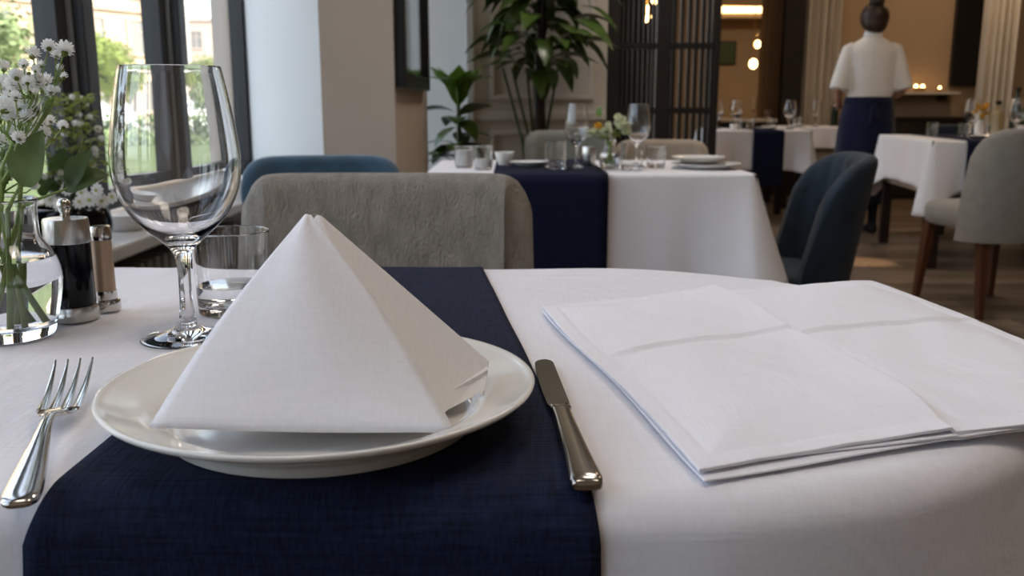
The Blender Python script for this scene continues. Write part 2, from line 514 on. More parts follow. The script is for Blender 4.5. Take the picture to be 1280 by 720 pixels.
# stretch of wall with the second window (seen only by its light)
mb = MB()
mb.box(-1.45, -1.25, 4.98, 6.5, -0.01, 0.35)
mb.box(-1.45, -1.25, 4.98, 6.5, HEAD, ZC)
tag(mb.build('wall_left_far', M['wall_white'], smooth=False), kind='structure')
# wall at the back left: white bay, then panelled cream wall
tag(MB().box(-1.45, -0.235, 6.30, 6.5, -0.01, ZC).box(-0.235, -0.12, 5.95, 6.5, -0.01, ZC).build('wall_bay', M['wall_white'], smooth=False), kind='structure')
wb = tag(MB().box(-0.235, 0.565, 5.62, 5.95, -0.01, ZC).build('wall_panelled', M['wall_cream'], smooth=False), kind='structure')
for (x0, x1, z0, z1) in ((-0.13, 0.485, 0.98, 2.7), (-0.13, 0.485, 0.18, 0.80)):
    mb = MB()
    t = 0.028
    mb.box(x0, x1, 5.602, 5.622, z0, z0 + t, 0.004); mb.box(x0, x1, 5.602, 5.622, z1 - t, z1, 0.004)
    mb.box(x0, x0 + t, 5.603, 5.622, z0, z1, 0.004); mb.box(x1 - t, x1, 5.603, 5.622, z0, z1, 0.004)
    mb.build('panel_moulding', M['wall_cream'], wb, smooth=False)
MB().box(-0.235, 0.565, 5.595, 5.622, 0.86, 0.91, 0.006).build('dado_rail', M['wall_cream'], wb, smooth=False)
tag(MB().box(-0.27, -0.225, 5.58, 5.66, 0, ZC, 0.006).build('trim_1', M['wall_white'], smooth=False), kind='structure')

# back wall pieces
def swall(name, x0, x1, y0, y1, z0, z1, m):
    return tag(MB().box(x0, x1, y0, y1, z0, z1).build(name, M[m], smooth=False), kind='structure')
swall('wall_dark', 0.60, 1.46, 8.5, 8.6, -0.01, ZC, 'wall_black')
swall('wall_passage', 1.46, 2.13, YB, YB + 0.15, -0.01, ZC, 'wall_tan')
swall('wall_back', 2.65, XR, YB, YB + 0.15, -0.01, ZC, 'wall_tan')
swall('wall_back_head', 2.13, 2.65, YB, YB + 0.15, 2.75, ZC, 'wall_tan')
swall('wall_right', XR, XR + 0.15, YF, 17.2, -0.01, ZC, 'wall_tan')
mb = MB(); mb.box(0.45, 0.60, 5.95, 8.6, -0.01, 0.5); mb.box(0.45, 0.60, 5.95, 8.6, HEAD, ZC); mb.box(0.45, 0.60, 8.36, 8.6, 0.5, HEAD); mb.box(0.45, 0.60, 5.95, 6.02, 0.5, HEAD)
tag(mb.build('wall_left_back', M['wall_tan'], smooth=False), kind='structure')
w4 = tag(bpy.data.objects.new('window_4', None), kind='structure'); link(w4)
for yy in (6.05, 7.19, 8.33):
    MB().box(0.47, 0.55, yy - 0.03, yy + 0.03, 0.5, HEAD).build('mullion', M['frame_dark'], w4, smooth=False)
for a, b in ((6.08, 7.16), (7.22, 8.30)):
    MB().box(0.507, 0.513, a, b, 0.5, HEAD).build('pane', M['pane'], w4, smooth=False)
swall('wall_side_passage', 1.31, 1.46, 8.6, YB + 0.15, -0.01, ZC, 'wall_tan')
# the lit room beyond the doorway
swall('wall_far_room', 1.0, XR, 16.4, 16.55, -0.01, ZC, 'wall_tan')
swall('wall_far_room_left', 1.9, 2.0, YB + 0.15, 16.4, -0.01, ZC, 'wall_tan')
swall('wall_far_room_bulkhead', 2.0, XR, 15.9, 16.4, 2.36, ZC, 'wall_tan')
swall('baseboard_back', 3.0, XR, YB - 0.02, YB, 0, 0.12, 'wood_black')

# ---- windows along the left wall
def window(name, x, ys, z0, z1, depth=0.12):
    """a run of glazing in the plane X = x; posts at ys; all frames are charcoal"""
    w = tag(bpy.data.objects.new(name, None), kind='structure'); link(w)
    for i, yy in enumerate(ys):
        MB().box(x - 0.02, x + depth * 0.75, yy - 0.035, yy + 0.035, z0, z1, 0.004).build('mullion', M['frame_dark'], w, smooth=False)
        MB().box(x + 0.051, x + 0.062, yy - 0.052, yy - 0.037, z0, z1).build('cover_strip', M['frame_light'], w, smooth=False)
    for a, b in zip(ys[:-1], ys[1:]):
        mb = MB()
        a2, b2 = a + 0.037, b - 0.054
        mb.box(x - 0.015, x + 0.05, a2, a2 + 0.05, z0, z1, 0.003)
        mb.box(x - 0.015, x + 0.05, b2 - 0.05, b2, z0, z1, 0.003)
        mb.box(x - 0.013, x + 0.048, a2, b2, z0, z0 + 0.06, 0.003)
        mb.box(x - 0.013, x + 0.048, a2, b2, z1 - 0.06, z1, 0.003)
        mb.build('sash', M['frame_dark'], w, smooth=False)
        MB().box(x + 0.012, x + 0.018, a2 + 0.045, b2 - 0.045, z0 + 0.055, z1 - 0.055).build('pane', M['pane'], w, smooth=False)
    return w
window('window_1', XG, [-1.70, -0.95, -0.2, 0.55, 1.22, 1.90, 2.62, 3.36, 4.36], 0.645, HEAD)
w2 = tag(bpy.data.objects.new('window_2', None), kind='structure'); link(w2)
MB().box(-1.33, -1.27, 4.98, 5.04, 0.35, HEAD).build('mullion', M['frame_dark'], w2, smooth=False)
MB().box(-1.33, -1.27, 6.24, 6.30, 0.35, HEAD).build('mullion', M['frame_dark'], w2, smooth=False)
MB().box(-1.303, -1.297, 5.04, 6.24, 0.35, HEAD).build('pane', M['pane'], w2, smooth=False)
swall('wall_front', -1.45, XR + 0.1, YF - 0.12, YF, -0.1, ZC, 'wall_beige')

def portal(name, loc, rot, sx, sy):
    d = bpy.data.lights.new(name, 'AREA'); d.shape = 'RECTANGLE'; d.size = sx; d.size_y = sy
    d.cycles.is_portal = True
    o = bpy.data.objects.new(name, d); link(o); o.location = loc; o.rotation_euler = rot
    return o
portal('window_light_portal', (-1.36, 1.3, 1.75), (0, R(-90), 0), 2.3, 6.2)
portal('window_light_portal', (0.40, 7.19, 1.68), (0, R(-90), 0), 2.4, 2.3)
portal('window_light_portal', (-1.40, 5.64, 1.6), (0, R(-90), 0), 2.5, 1.25)

# ---- window sill and radiator
tag(MB().box(-1.24, -0.915, YF + 0.05, 4.02, 0.596, 0.631, 0.006).build('window_sill', M['sill'], smooth=False), kind='structure')
rad = thing('radiator', 'grey finned radiator under the stone window sill', 'radiator', (-1.02, 2.5, 0.08))
fin = MB().box(-0.055, 0.055, -0.016, 0.016, 0.0, 0.47, 0.006).mesh(False); fin.materials.append(M['radiator'])
for i in range(26):
    obj('fin', fin, None, rad, (0, -0.68 + i * 0.055, 0))
MB().tube([(0, -0.70, 0.06), (0, 0.72, 0.06)], 0.018).build('pipe', M['radiator'], rad)
MB().tube([(0, -0.70, 0.42), (0, 0.72, 0.42)], 0.018).build('pipe', M['radiator'], rad)
for yy in (-0.625, 0.64):
    MB().box(-0.03, 0.03, yy - 0.02, yy + 0.02, -0.08, 0.01).build('foot', M['radiator'], rad, smooth=False)

# ---- ceiling lamps out of frame: warm ones give reflections, soft ones are added fill
def ceiling_lamp(x, y, s, energy, colr, label):
    t = thing('ceiling_light', label, 'ceiling light', (x, y, ZC), group='round ceiling lights')
    MB().lathe([(0, 0), (s, 0), (s, -0.06), (s - 0.015, -0.06), (s - 0.015, -0.03), (0, -0.03)], 32).build('housing', M['brass'], t)
    MB().lathe([(0, -0.032), (s - 0.02, -0.032), (s - 0.02, -0.045), (0, -0.05)], 32).build('diffuser', M['lamp_panel'], t)
    d = bpy.data.lights.new('lamp', 'AREA'); d.shape = 'DISK'; d.size = 2 * s; d.energy = energy; d.color = colr
    o = bpy.data.objects.new('lamp', d); link(o, t); o.location = (0, 0, -0.07)
WARM = (1.0, 0.70, 0.44); SOFT = (1.0, 0.93, 0.86)
for (x, y, s_, e, c, lab) in ((-0.35, 0.3, 0.45, 4.0, SOFT, 'large round fill light added over the foreground table'), (1.1, 0.5, 0.45, 4.0, SOFT, 'large round fill light added right of the foreground table'), (0.5, 2.9, 0.3, 9, SOFT, 'round fill light added over the middle table'), (0.75, 4.5, 0.3, 15, SOFT, 'round fill light added in front of the panelled wall'),  # unseen fill lamps; the last is added to brighten the panelled wall
                           (2.9, 5.2, 0.3, 9, WARM, 'round ceiling light over the right table'), (2.2, 7.6, 0.22, 9, WARM, 'round ceiling light over the far table'), (4.4, 8.6, 0.22, 18, WARM, 'round ceiling light by the back wall')):
    ceiling_lamp(x, y, s_, e, c, lab)
ceiling_lamp(4.0, 13.2, 0.3, 50, (1.0, 0.80, 0.56), 'round brass ceiling light in the far room')

# narrow downlights that throw small pools on the floor
def downlight(x, y, lab):
    t = thing('ceiling_spot', lab, 'ceiling spot', (x, y, ZC))
    MB().lathe([(0, -0.001), (0.05, -0.001), (0.05, -0.012), (0.04, -0.012), (0.035, -0.004), (0, -0.004)], 24).build('ring', M['brass'], t)
    d = bpy.data.lights.new('lamp', 'SPOT'); d.energy = 420; d.color = (1.0, 0.66, 0.38); d.spot_size = R(7.5); d.spot_blend = 0.35; d.shadow_soft_size = 0.03
    o = bpy.data.objects.new('lamp', d); link(o, t); o.location = (0, 0, -0.02)
downlight(2.16, 5.62, 'small ceiling spot left of the right table')
downlight(1.78, 4.15, 'small ceiling spot in front of the grey chair')
downlight(1.92, 6.10, 'small ceiling spot in the aisle by the waitress')

# ================================================================== foreground table
TZ = 0.75
SA, SB, SY, SR = -0.64, 0.085, 0.82, 0.362       # skeleton of the oval top: two end centres, mid line, radius

def stadium(n_straight=60, n_arc=70):
    out = []
    L = SB - SA
    for i in range(n_straight): out.append(((SA + L * i / n_straight, SY), (0, -1)))
    for i in range(n_arc):
        t = -PI / 2 + PI * i / n_arc; out.append(((SB, SY), (math.cos(t), math.sin(t))))
    for i in range(n_straight): out.append(((SB - L * i / n_straight, SY), (0, 1)))
    for i in range(n_arc):
        t = PI / 2 + PI * i / n_arc; out.append(((SA, SY), (math.cos(t), math.sin(t))))
    return out

def crease(x, y):
    z = 0.0
    for (px, py, dx, dy, h) in ((-0.47, 0.96, 0.22, 1.0, 0.0016), (0.2, 1.09, 1.0, -0.10, 0.0012), (-0.42, 0.60, 0.30, 1.0, 0.0012), (0.30, 0.55, 0.8, 1.0, 0.0008)):
        l = math.hypot(dx, dy)
        d = abs((x - px) * dy - (y - py) * dx) / l
        z += h * math.exp(-(d / 0.007) ** 2)
    z += 0.0007 * math.sin(x * 21 + 2 * math.sin(y * 9)) + 0.0006 * math.sin(y * 27 + 3 * math.sin(x * 7))
    return max(z, -0.001)

table = thing('dining_table', 'oval dining table under the white cloth in the foreground', 'table', (0, 0, 0))
st = stadium(10, 24)
MB().prism([(c[0] + d[0] * (SR - 0.034), c[1] + d[1] * (SR - 0.034)) for c, d in st], 0.712, 0.7465).build('tabletop', M['wood_dark'], table, smooth=False)
for lx in (-0.5, -0.02):
    MB().lathe([(0, 0.0), (0.20, 0.0), (0.20, 0.012), (0.05, 0.03), (0.03, 0.06), (0.03, 0.70), (0.08, 0.712), (0, 0.712)], 32, (lx, SY, 0)).build('leg', M['wood_dark'], table)

def build_cloth():
    st = stadium()
    r = 0.024
    flat = SR - r
    rows = []
    NF = 72
    for i in range(NF + 1):
        rows.append(('f', flat * i / NF))
    for i in range(1, 9): rows.append(('a', PI / 2 * i / 8))
    for i in range(1, 17): rows.append(('s', i / 16))
    v = []; f = []
    n = len(st)
    for kind, q in rows:
        for k, (c, d) in enumerate(st):
            arc = max(0.0, d[0]) if c[0] == SB else 0.0
            if kind == 'f':
                x = c[0] + d[0] * q; y = c[1] + d[1] * q; z = TZ + crease(x, y)
            elif kind == 'a':
                rr = flat + r * math.sin(q); x = c[0] + d[0] * rr; y = c[1] + d[1] * rr
                z = TZ - r * (1 - math.cos(q)) + crease(x, y) * math.cos(q)
            else:
                ang = math.atan2(d[1], d[0])
                fold = arc ** 0.6 * (0.5 + 0.5 * math.sin(ang * 7.5 + 1.1)) if arc > 0 else 0.0
                rr = SR + 0.006 * q + fold * 0.055 * q ** 1.3
                x = c[0] + d[0] * rr; y = c[1] + d[1] * rr
                z = TZ - r - 0.27 * q
            v.append((x, y, z))
    for j in range(len(rows) - 1):
        for k in range(n):
            k2 = (k + 1) % n
            f.append((j * n + k, j * n + k2, (j + 1) * n + k2, (j + 1) * n + k))
    me = mesh_from(v, f, True, 0)
    bm = bmesh.new(); bm.from_mesh(me)
    bmesh.ops.remove_doubles(bm, verts=bm.verts, dist=1e-5)
    bmesh.ops.recalc_face_normals(bm, faces=bm.faces)
    if sum(q.normal.z for q in bm.faces) < 0:
        bmesh.ops.reverse_faces(bm, faces=bm.faces)
    bm.to_mesh(me); bm.free()
    return me
cl = obj('tablecloth', build_cloth(), M['linen'])
solid(cl, 0.0012)
tag(cl, 'white linen cloth on the oval table in the foreground', 'tablecloth')

def strip_profile(y0, y1, z, r, hang0, hang1, nf=60):
    """(y, z, t) points of a runner: front hang, front roll, top, back roll, back hang"""
    p = []
    if hang0:
        for i in range(14): p.append((y0, z - r - hang0 * (1 - i / 14)))
        for i in range(9): a = PI / 2 * i / 8; p.append((y0 + r * (1 - math.cos(a)), z - r + r * math.sin(a)))
    for i in range(1, nf): p.append((y0 + r + (y1 - y0 - 2 * r) * i / nf, z))
    if hang1:
        for i in range(9): a = PI / 2 * i / 8; p.append((y1 - r + r * math.sin(a), z - r + r * math.cos(a)))
        for i in range(1, 15): p.append((y1, z - r - hang1 * i / 14))
    return p

def runner(name, xa, xb, slope, y0, y1, z, r, h0, h1, m, label, parent=None, wave=0.0, nx=40, yref=None, nf=60, grow=None, slope_b=None):
    prof = strip_profile(y0, y1, z, r, h0, h1, nf)
    yref = y0 if yref is None else yref
    v = []; f = []
    for j, (y, zz) in enumerate(prof):
        for i in range(nx + 1):
            s = i / nx
            x = xa + (xb - xa) * s + (slope if slope_b is None else slope + (slope_b - slope) * s) * (y - yref)
            if h0 > 0.2 and slope_b is not None:
                k_ = min(1.0, max(0.0, (z - zz) / 0.03)) if y < 0.6 else 0.0
                x += k_ * (-0.011 * (1 - s) + 0.003 * s)
            dz = wave * (math.sin(x * 40 + y * 13) * 0.5 + math.sin(y * 51 + x * 17) * 0.5) if zz > z - r * 0.5 else 0.0
            if grow: dz += grow(x, y) if zz > z - r * 0.5 else 0
            hem = 0.0004 if (s < 0.04 or s > 0.96) else 0.0
            v.append((x, y, zz + dz + hem))
    w = nx + 1
    for j in range(len(prof) - 1):
        for i in range(nx):
            f.append((j * w + i, j * w + i + 1, (j + 1) * w + i + 1, (j + 1) * w + i))
    me = mesh_from(v, f, True, 0)
    if sum(p.normal.z for p in me.polygons) < 0: me.flip_normals()
    o = obj(name, me, M[m], parent)
    solid(o, 0.0011, 1.0)
    return tag(o, label, 'table runner')
runner('table_runner', -0.252, 0.045, -0.002, SY - SR - 0.0022, SY + SR + 0.0022, TZ + 0.0012, 0.026, 0.25, 0.22, 'navy',
       'navy linen runner across the oval foreground table under the plate', wave=0.0002, slope_b=-0.118, grow=lambda x, y: max(crease(x, y), 0))

# ---- dinner plate
pl_prof = smooth_prof([(0, 0.0065), (0.06, 0.0065), (0.088, 0.007), (0.097, 0.0095), (0.1025, 0.0150), (0.109, 0.0185), (0.123, 0.0232), (0.134, 0.0272)], 3)
pl_prof += [(0.1358, 0.0286), (0.1375, 0.0288), (0.1383, 0.0278), (0.1379, 0.0262), (0.136, 0.0245), (0.122, 0.0182), (0.110, 0.0130), (0.103, 0.0085), (0.1005, 0.0060), (0.0995, 0.0015), (0.098, 0.0), (0.094, 0.0), (0.093, 0.0022), (0.06, 0.0030), (0, 0.0030)]
plate = tag(MB().lathe(pl_prof, 96).build('dinner_plate', M['ceramic'], angle=60, loc=(-0.1235, 0.578, TZ + 0.0028)), 'large white ceramic plate on the navy runner under the pyramid napkin', 'plate')

# ---- pyramid napkin
def tri_surface(a, bl, br, bulge, nrm, nu=26, nv=30, tip=0.02):
    a = Vector(a); bl = Vector(bl); br = Vector(br); nrm = Vector(nrm).normalized()
    def fn(u, v):
        vv = v * (1 - tip)
        base = bl.lerp(br, u)
        p = base.lerp(a, vv)
        return p + nrm * (bulge * math.sin(PI * u) * math.sin(PI * min(1, 0.12 + vv * 0.88)) + 0.0006 * math.sin(u * 9 + v * 5))
    return grid_mesh(fn, nu, nv)
nap = thing('pyramid_napkin', 'white cotton napkin folded into a standing pyramid on the plate', 'napkin', (-0.1235, 0.578, TZ + 0.0088))
O = Vector((-0.1235, 0.578, TZ + 0.0088))
def rel(p): return Vector(p) - O
v, f = tri_surface(rel((-0.1285, 0.5785, 0.8905)), rel((-0.2085, 0.5015, 0.7745)), rel((-0.0325, 0.5075, 0.7695)), 0.0085, (0.02, -0.82, 0.42))
# bow the two slanting sides and round the foot a little
vv = []
for j in range(31):
    for i in range(27):
        p = Vector(v[j * 27 + i]); u = i / 26; t = j / 30
        p.x += (0.0045 * math.sin(PI * t)) * (1 if u > 0.5 else -1) * abs(2 * u - 1) ** 2
        if j == 0: p.z += 0.0012 * (1 - abs(2 * u - 1) ** 4) * 0; p.y += 0.002
        p.z -= 0.0015 * math.sin(PI * u) * (1 - t) ** 8
        vv.append(p)
o = obj('front_fold', mesh_from(vv, f, True, 0), M['napkin'], nap); solid(o, 0.0022, 0.0)
A2 = (-0.1245, 0.5885, 0.8895); Lp = (-0.2045, 0.5125, 0.7735); E0 = (-0.0475, 0.522, 0.7685); E = (-0.0400, 0.560, 0.7655)
C2 = (-0.0170, 0.576, 0.7735); C = (-0.0145, 0.606, 0.7845); K = (-0.125, 0.668, 0.769)
bm = bmesh.new()
vs = [bm.verts.new(rel(p)) for p in (A2, Lp, E0, E, C2, C, K)]
for q in ((0, 1, 2), (0, 2, 3), (0, 3, 5), (3, 4, 5), (0, 5, 6), (5, 4, 6), (0, 6, 1), (1, 6, 3, 2), (3, 6, 4)):
    bm.faces.new([vs[i] for i in q])
bmesh.ops.recalc_face_normals(bm, faces=bm.faces)
bmesh.ops.bevel(bm, geom=bm.edges[:], offset=0.0016, segments=3, profile=0.5, affect='EDGES')
me = bpy.data.meshes.new('napkin'); bm.to_mesh(me); bm.free()
me.shade_smooth(); me.set_sharp_from_angle(angle=R(50))
obj('back_fold', me, M['napkin'], nap)
# inner layers peeping out at the open right-hand corner
mb = MB()
c0 = rel((-0.0465, 0.5655, 0.7725)); c1 = rel((-0.0175, 0.5985, 0.7815))
mb.add([c0 + Vector((0, -0.0016, -0.002)), c1 + Vector((0.001, -0.004, -0.004)), c1 + Vector((0.0012, -0.005, 0.001)), c0 + Vector((0, -0.0024, 0.0004)),
        c0 + Vector((0, 0.004, -0.002)), c1 + Vector((0.001, 0.004, -0.004)), c1 + Vector((0.001, 0.004, 0.001)), c0 + Vector((0, 0.004, 0.0004))],
       [(0, 1, 2, 3), (4, 7, 6, 5), (0, 4, 5, 1), (3, 2, 6, 7), (1, 5, 6, 2), (0, 3, 7, 4)])
mb.build('inner_fold', M['napkin'], nap, smooth=False)

# ---- fork
def loft(stations, seg=14, power=0.8):
    rings = []
    for (y, hw, ht, zc) in stations:
        ring = []
        for k in range(seg):
            t = 2 * PI * k / seg
            c, s = math.cos(t), math.sin(t)
            ring.append((hw * math.copysign(abs(c) ** power, c), y, zc + ht * math.copysign(abs(s) ** power, s)))
        rings.append(ring)
    return MB().rings(rings)
fork = thing('fork', 'polished steel four-tined fork left of the white plate', 'fork', (-0.2535, 0.4405, TZ + 0.0016), R(18.2))
hs = smooth_prof([(0.0, 0.003, 0.0012, 0.0035), (0.0015, 0.0068, 0.0024, 0.0036), (0.007, 0.0094, 0.0032, 0.0038), (0.02, 0.0096, 0.0034, 0.0045), (0.05, 0.0076, 0.0032, 0.0075), (0.08, 0.0052, 0.003, 0.0115),
                  (0.104, 0.0036, 0.0026, 0.0140), (0.117, 0.0036, 0.0024, 0.0135), (0.125, 0.0058, 0.002, 0.0115)], 3)
loft(hs).build('handle', M['steel'], fork)
loft(smooth_prof([(0.123, 0.0052, 0.0018, 0.0120), (0.129, 0.0092, 0.0015, 0.0102), (0.135, 0.0114, 0.0014, 0.0086), (0.142, 0.0122, 0.0013, 0.0075), (0.150, 0.0124, 0.0012, 0.0070)], 3)).build('neck_plate', M['steel'], fork)
for k in range(4):
    xk = -0.0105 + 0.007 * k
    xt = -0.0126 + 0.0084 * k
    rings = []
    for i in range(13):
        t = i / 12
        y = 0.147 + 0.087 * t; z = 0.0072 - 0.0012 * math.sin(PI * t) + 0.0115 * t ** 1.6
        hw = 0.0024 * (1 - t) ** 0.8 + 0.0006; ht = 0.0013 * (1 - 0.5 * t)
        x = xk + (xt - xk) * t
        rings.append([(x + hw * a, y, z + ht * b) for a, b in ((-1, -0.6), (-0.6, -1), (0.6, -1), (1, -0.6), (1, 0.6), (0.6, 1), (-0.6, 1), (-1, 0.6))])
    MB().rings(rings).build('tine', M['steel'], fork)

# ---- knife
knife = thing('table_knife', 'steel table knife with a dark reflective blade right of the plate', 'knife', (0.0405, 0.4625, TZ + 0.0016), R(3.3))
ks = smooth_prof([(0.0, 0.0055, 0.0022, 0.0045), (0.0012, 0.0082, 0.0034, 0.0045), (0.006, 0.0092, 0.0042, 0.0046), (0.016, 0.0090, 0.0042, 0.0046), (0.05, 0.0076, 0.0039, 0.0045), (0.10, 0.0064, 0.0034, 0.0042), (0.126, 0.0062, 0.003, 0.004), (0.1285, 0.0070, 0.0034, 0.004), (0.1335, 0.0070, 0.0032, 0.004)], 3)
loft(ks, 16, 0.55).build('handle', M['steel_dark'], knife)
bl = []
for i in range(21):
    t = i / 20
    bl.append((0.0072 - 0.0010 * t, 0.132 + 0.108 * t))
for i in range(1, 9):
    a = PI / 2 * i / 8
    bl.append((0.0062 - 0.0065 * (1 - math.cos(a)), 0.240 + 0.0105 * math.sin(a)))
for i in range(1, 9):
    a = PI / 2 * i / 8
    bl.append((-0.0003 - 0.0085 * math.sin(a), 0.2505 - 0.0135 * (1 - math.cos(a))))
for i in range(1, 16):
    t = i / 15
    bl.append((-0.0088 - 0.0018 * math.sin(PI * t) * 0.6 + 0.0006 * t, 0.237 - 0.098 * t))
bl += [(-0.0072, 0.1345), (-0.0055, 0.132)]
MB().prism(bl, 0.0030, 0.0046).build('blade', M['blade'], knife, smooth=False)

# ---- flat folded napkin on the right
fn = thing('folded_napkin', 'flat square of folded white cotton cloth on the table right of the knife', 'napkin', (0.029, 0.9, TZ + 0.001))
e1 = Vector((0.389, 0.150)); e2 = Vector((0.076, -0.418)); e3 = Vector((0.422, -0.300))
def fold_layer(z0, amp, grow, seed, shift=(0, 0)):
    rs = random.Random(seed)
    ph = [rs.uniform(0, 6) for _ in range(6)]
    def fnc(u, v):
        U = -grow * 0.5 + u * (1 + grow) + shift[0]; V = -grow * 0.5 + v * (1 + grow) + shift[1]
        V2 = V + 0.008 * math.sin(U * 7 + ph[0]); U2 = U + 0.005 * math.sin(V * 8 + ph[1])
        p = e1 * (U2 * (1 - V2)) + e2 * (V2 * (1 - U2)) + e3 * (U2 * V2)
        gu = math.exp(-((U - 0.485) / 0.022) ** 2); gv = math.exp(-((V - 0.455) / 0.022) ** 2)
        puff = (0.5 + 0.5 * math.sin(PI * min(1, max(0, (U / 0.485 if U < 0.485 else (U - 0.485) / 0.515))))) * (0.5 + 0.5 * math.sin(PI * min(1, max(0, (V / 0.455 if V < 0.455 else (V - 0.455) / 0.545)))))
        h = amp * (0.25 + 0.5 * puff)
        h += amp * 0.06 * math.sin(U * 17 + V * 7 + ph[2]) + amp * 0.05 * math.sin(V * 23 - U * 9 + ph[3]) + amp * 0.03 * math.sin(U * 41 + 3 * math.sin(V * 11))
        du = 0.485 + 0.006 * math.sin(V * 9) - U; dv = V - 0.455 - 0.006 * math.sin(U * 8)
        h += 0.9 * amp * (math.exp(-du / 0.085) if du >= 0 else math.exp(du / 0.007)) * (1.0 - 0.35 * V)
        h += 0.20 * amp * (math.exp(dv / 0.07) if dv <= 0 else math.exp(-dv / 0.008))
        h -= 0.30 * amp * math.exp(-((du + 0.022) / 0.016) ** 2) + 0.16 * amp * math.exp(-((dv - 0.016) / 0.012) ** 2)
        edge = min(u, 1 - u, v, 1 - v) * 0.42
        h += 0.0005 / (1 + math.exp((edge - 0.0125) / 0.0008)) - 0.0004 * math.exp(-((edge - 0.0150) / 0.0014) ** 2)
        h -= amp * 0.55 * math.exp(-(edge / 0.035) ** 2)
        wx, wy = 0.029 + p.x, 0.9 + p.y
        dx = max(0.0, wx - SB)
        rho = math.hypot(dx, wy - SY) - (SR - 0.012)
        drop = 1.0 * rho * rho if rho > 0 else 0.0
        return (p.x, p.y, z0 + max(h, 0) - drop)
    return grid_mesh(fnc, 200, 200)
for (nm, z0, amp, grow, seed, sh) in (('lower_layer', 0.0030, 0.0014, 0.010, 3, (0.008, 0.003)), ('middle_layer', 0.0052, 0.0018, 0.004, 5, (0.014, -0.004)), ('upper_layer', 0.0076, 0.0098, 0.0, 9, (0, 0))):
    v, f = fold_layer(z0, amp, grow, seed, sh)
    me = mesh_from(v, f, True, 0)
    if sum(p.normal.z for p in me.polygons) < 0: me.flip_normals()
    o = obj(nm, me, M['napkin2'], fn)
    solid(o, 0.0017 if nm != 'upper_layer' else 0.0022, -1.0)
    bv = o.modifiers.new('round', 'BEVEL'); bv.width = 0.0009; bv.segments = 2; bv.limit_method = 'ANGLE'

# ---- glasses
def wine_mesh(h=0.236, rb=0.0535, seg=64):
    k = rb / 0.0535; q = h / 0.236
    P = [(0, 0.0006), (0.030, 0.0006), (0.0375, 0.0004), (0.0395, 0.0000), (0.0405, 0.0004), (0.0409, 0.0011), (0.0404, 0.0018), (0.0390, 0.0022), (0.034, 0.0031), (0.026, 0.0048), (0.014, 0.0095), (0.0080, 0.0165), (0.0059, 0.028), (0.0054, 0.045), (0.0057, 0.062), (0.0068, 0.073), (0.0105, 0.0815), (0.019, 0.090),
         (0.0315, 0.101), (0.0435, 0.1165), (0.0510, 0.1345), (0.0535, 0.151), (0.0530, 0.168), (0.0492, 0.196), (0.0448, 0.221), (0.0418, 0.2355), (0.0413, 0.2362), (0.0407, 0.2357),
         (0.0437, 0.221), (0.0481, 0.196), (0.0519, 0.168), (0.0524, 0.151), (0.0498, 0.1352), (0.0424, 0.118), (0.0302, 0.1033), (0.0175, 0.0945), (0.008, 0.0912), (0, 0.0905)]
    P = [(r * k, z * q) for r, z in P]
    return MB().lathe(smooth_prof(P, 3), seg).mesh(True, 34)
def tumbler_mesh(h=0.083, rt=0.0385, rb=0.0338, th=0.0016, base=0.009, seg=56):
    ro = lambda z: rb + (rt - rb) * z / h
    P = [(0, 0.0008), (rb * 0.7, 0.0008), (rb - 0.0045, 0.0006), (rb - 0.003, 0), (rb - 0.0012, 0.0006), (ro(0.0022), 0.0022), (ro(0.004), 0.004)]
    P += [(ro(h * k / 10), h * k / 10) for k in range(1, 10)] + [(ro(h - 0.002), h - 0.002), (rt, h - 0.0007), (rt - th * 0.25, h - 0.0001), (rt - th * 0.75, h - 0.0001), (rt - th, h - 0.0007), (ro(h - 0.002) - th, h - 0.002)]
    z0 = base + 0.004
    P += [(ro(z0 + (h - z0) * (1 - k / 10)) - th, z0 + (h - z0) * (1 - k / 10)) for k in range(1, 10)]
    P += [(ro(z0) - th, z0), (ro(base) - th - 0.0012, base + 0.0012), (ro(base) - th - 0.004, base), (rb * 0.6, base - 0.0003), (0, base - 0.0004)]
    return MB().lathe(P, seg).mesh(True, 32)
WG = wine_mesh(); WG.materials.append(M['glass'])
tag(obj('wine_glass', WG, None, None, (-0.289, 0.798, TZ + 0.0014)), 'tall empty wine glass standing behind the left rim of the plate', 'wine glass')
tum = thing('tumbler', 'clear tumbler with a little water behind the pyramid napkin', 'tumbler', (-0.280, 0.905, TZ + 0.0014))
TB = tumbler_mesh(); TB.materials.append(M['glass'])
obj('glass', TB, None, tum)
MB().lathe([(0, 0.0078), (0.026, 0.0082), (0.0325, 0.0125), (0.0336, 0.020), (0.0342, 0.029), (0.033, 0.0288), (0, 0.0288)], 56).build('water', M['water'], tum)

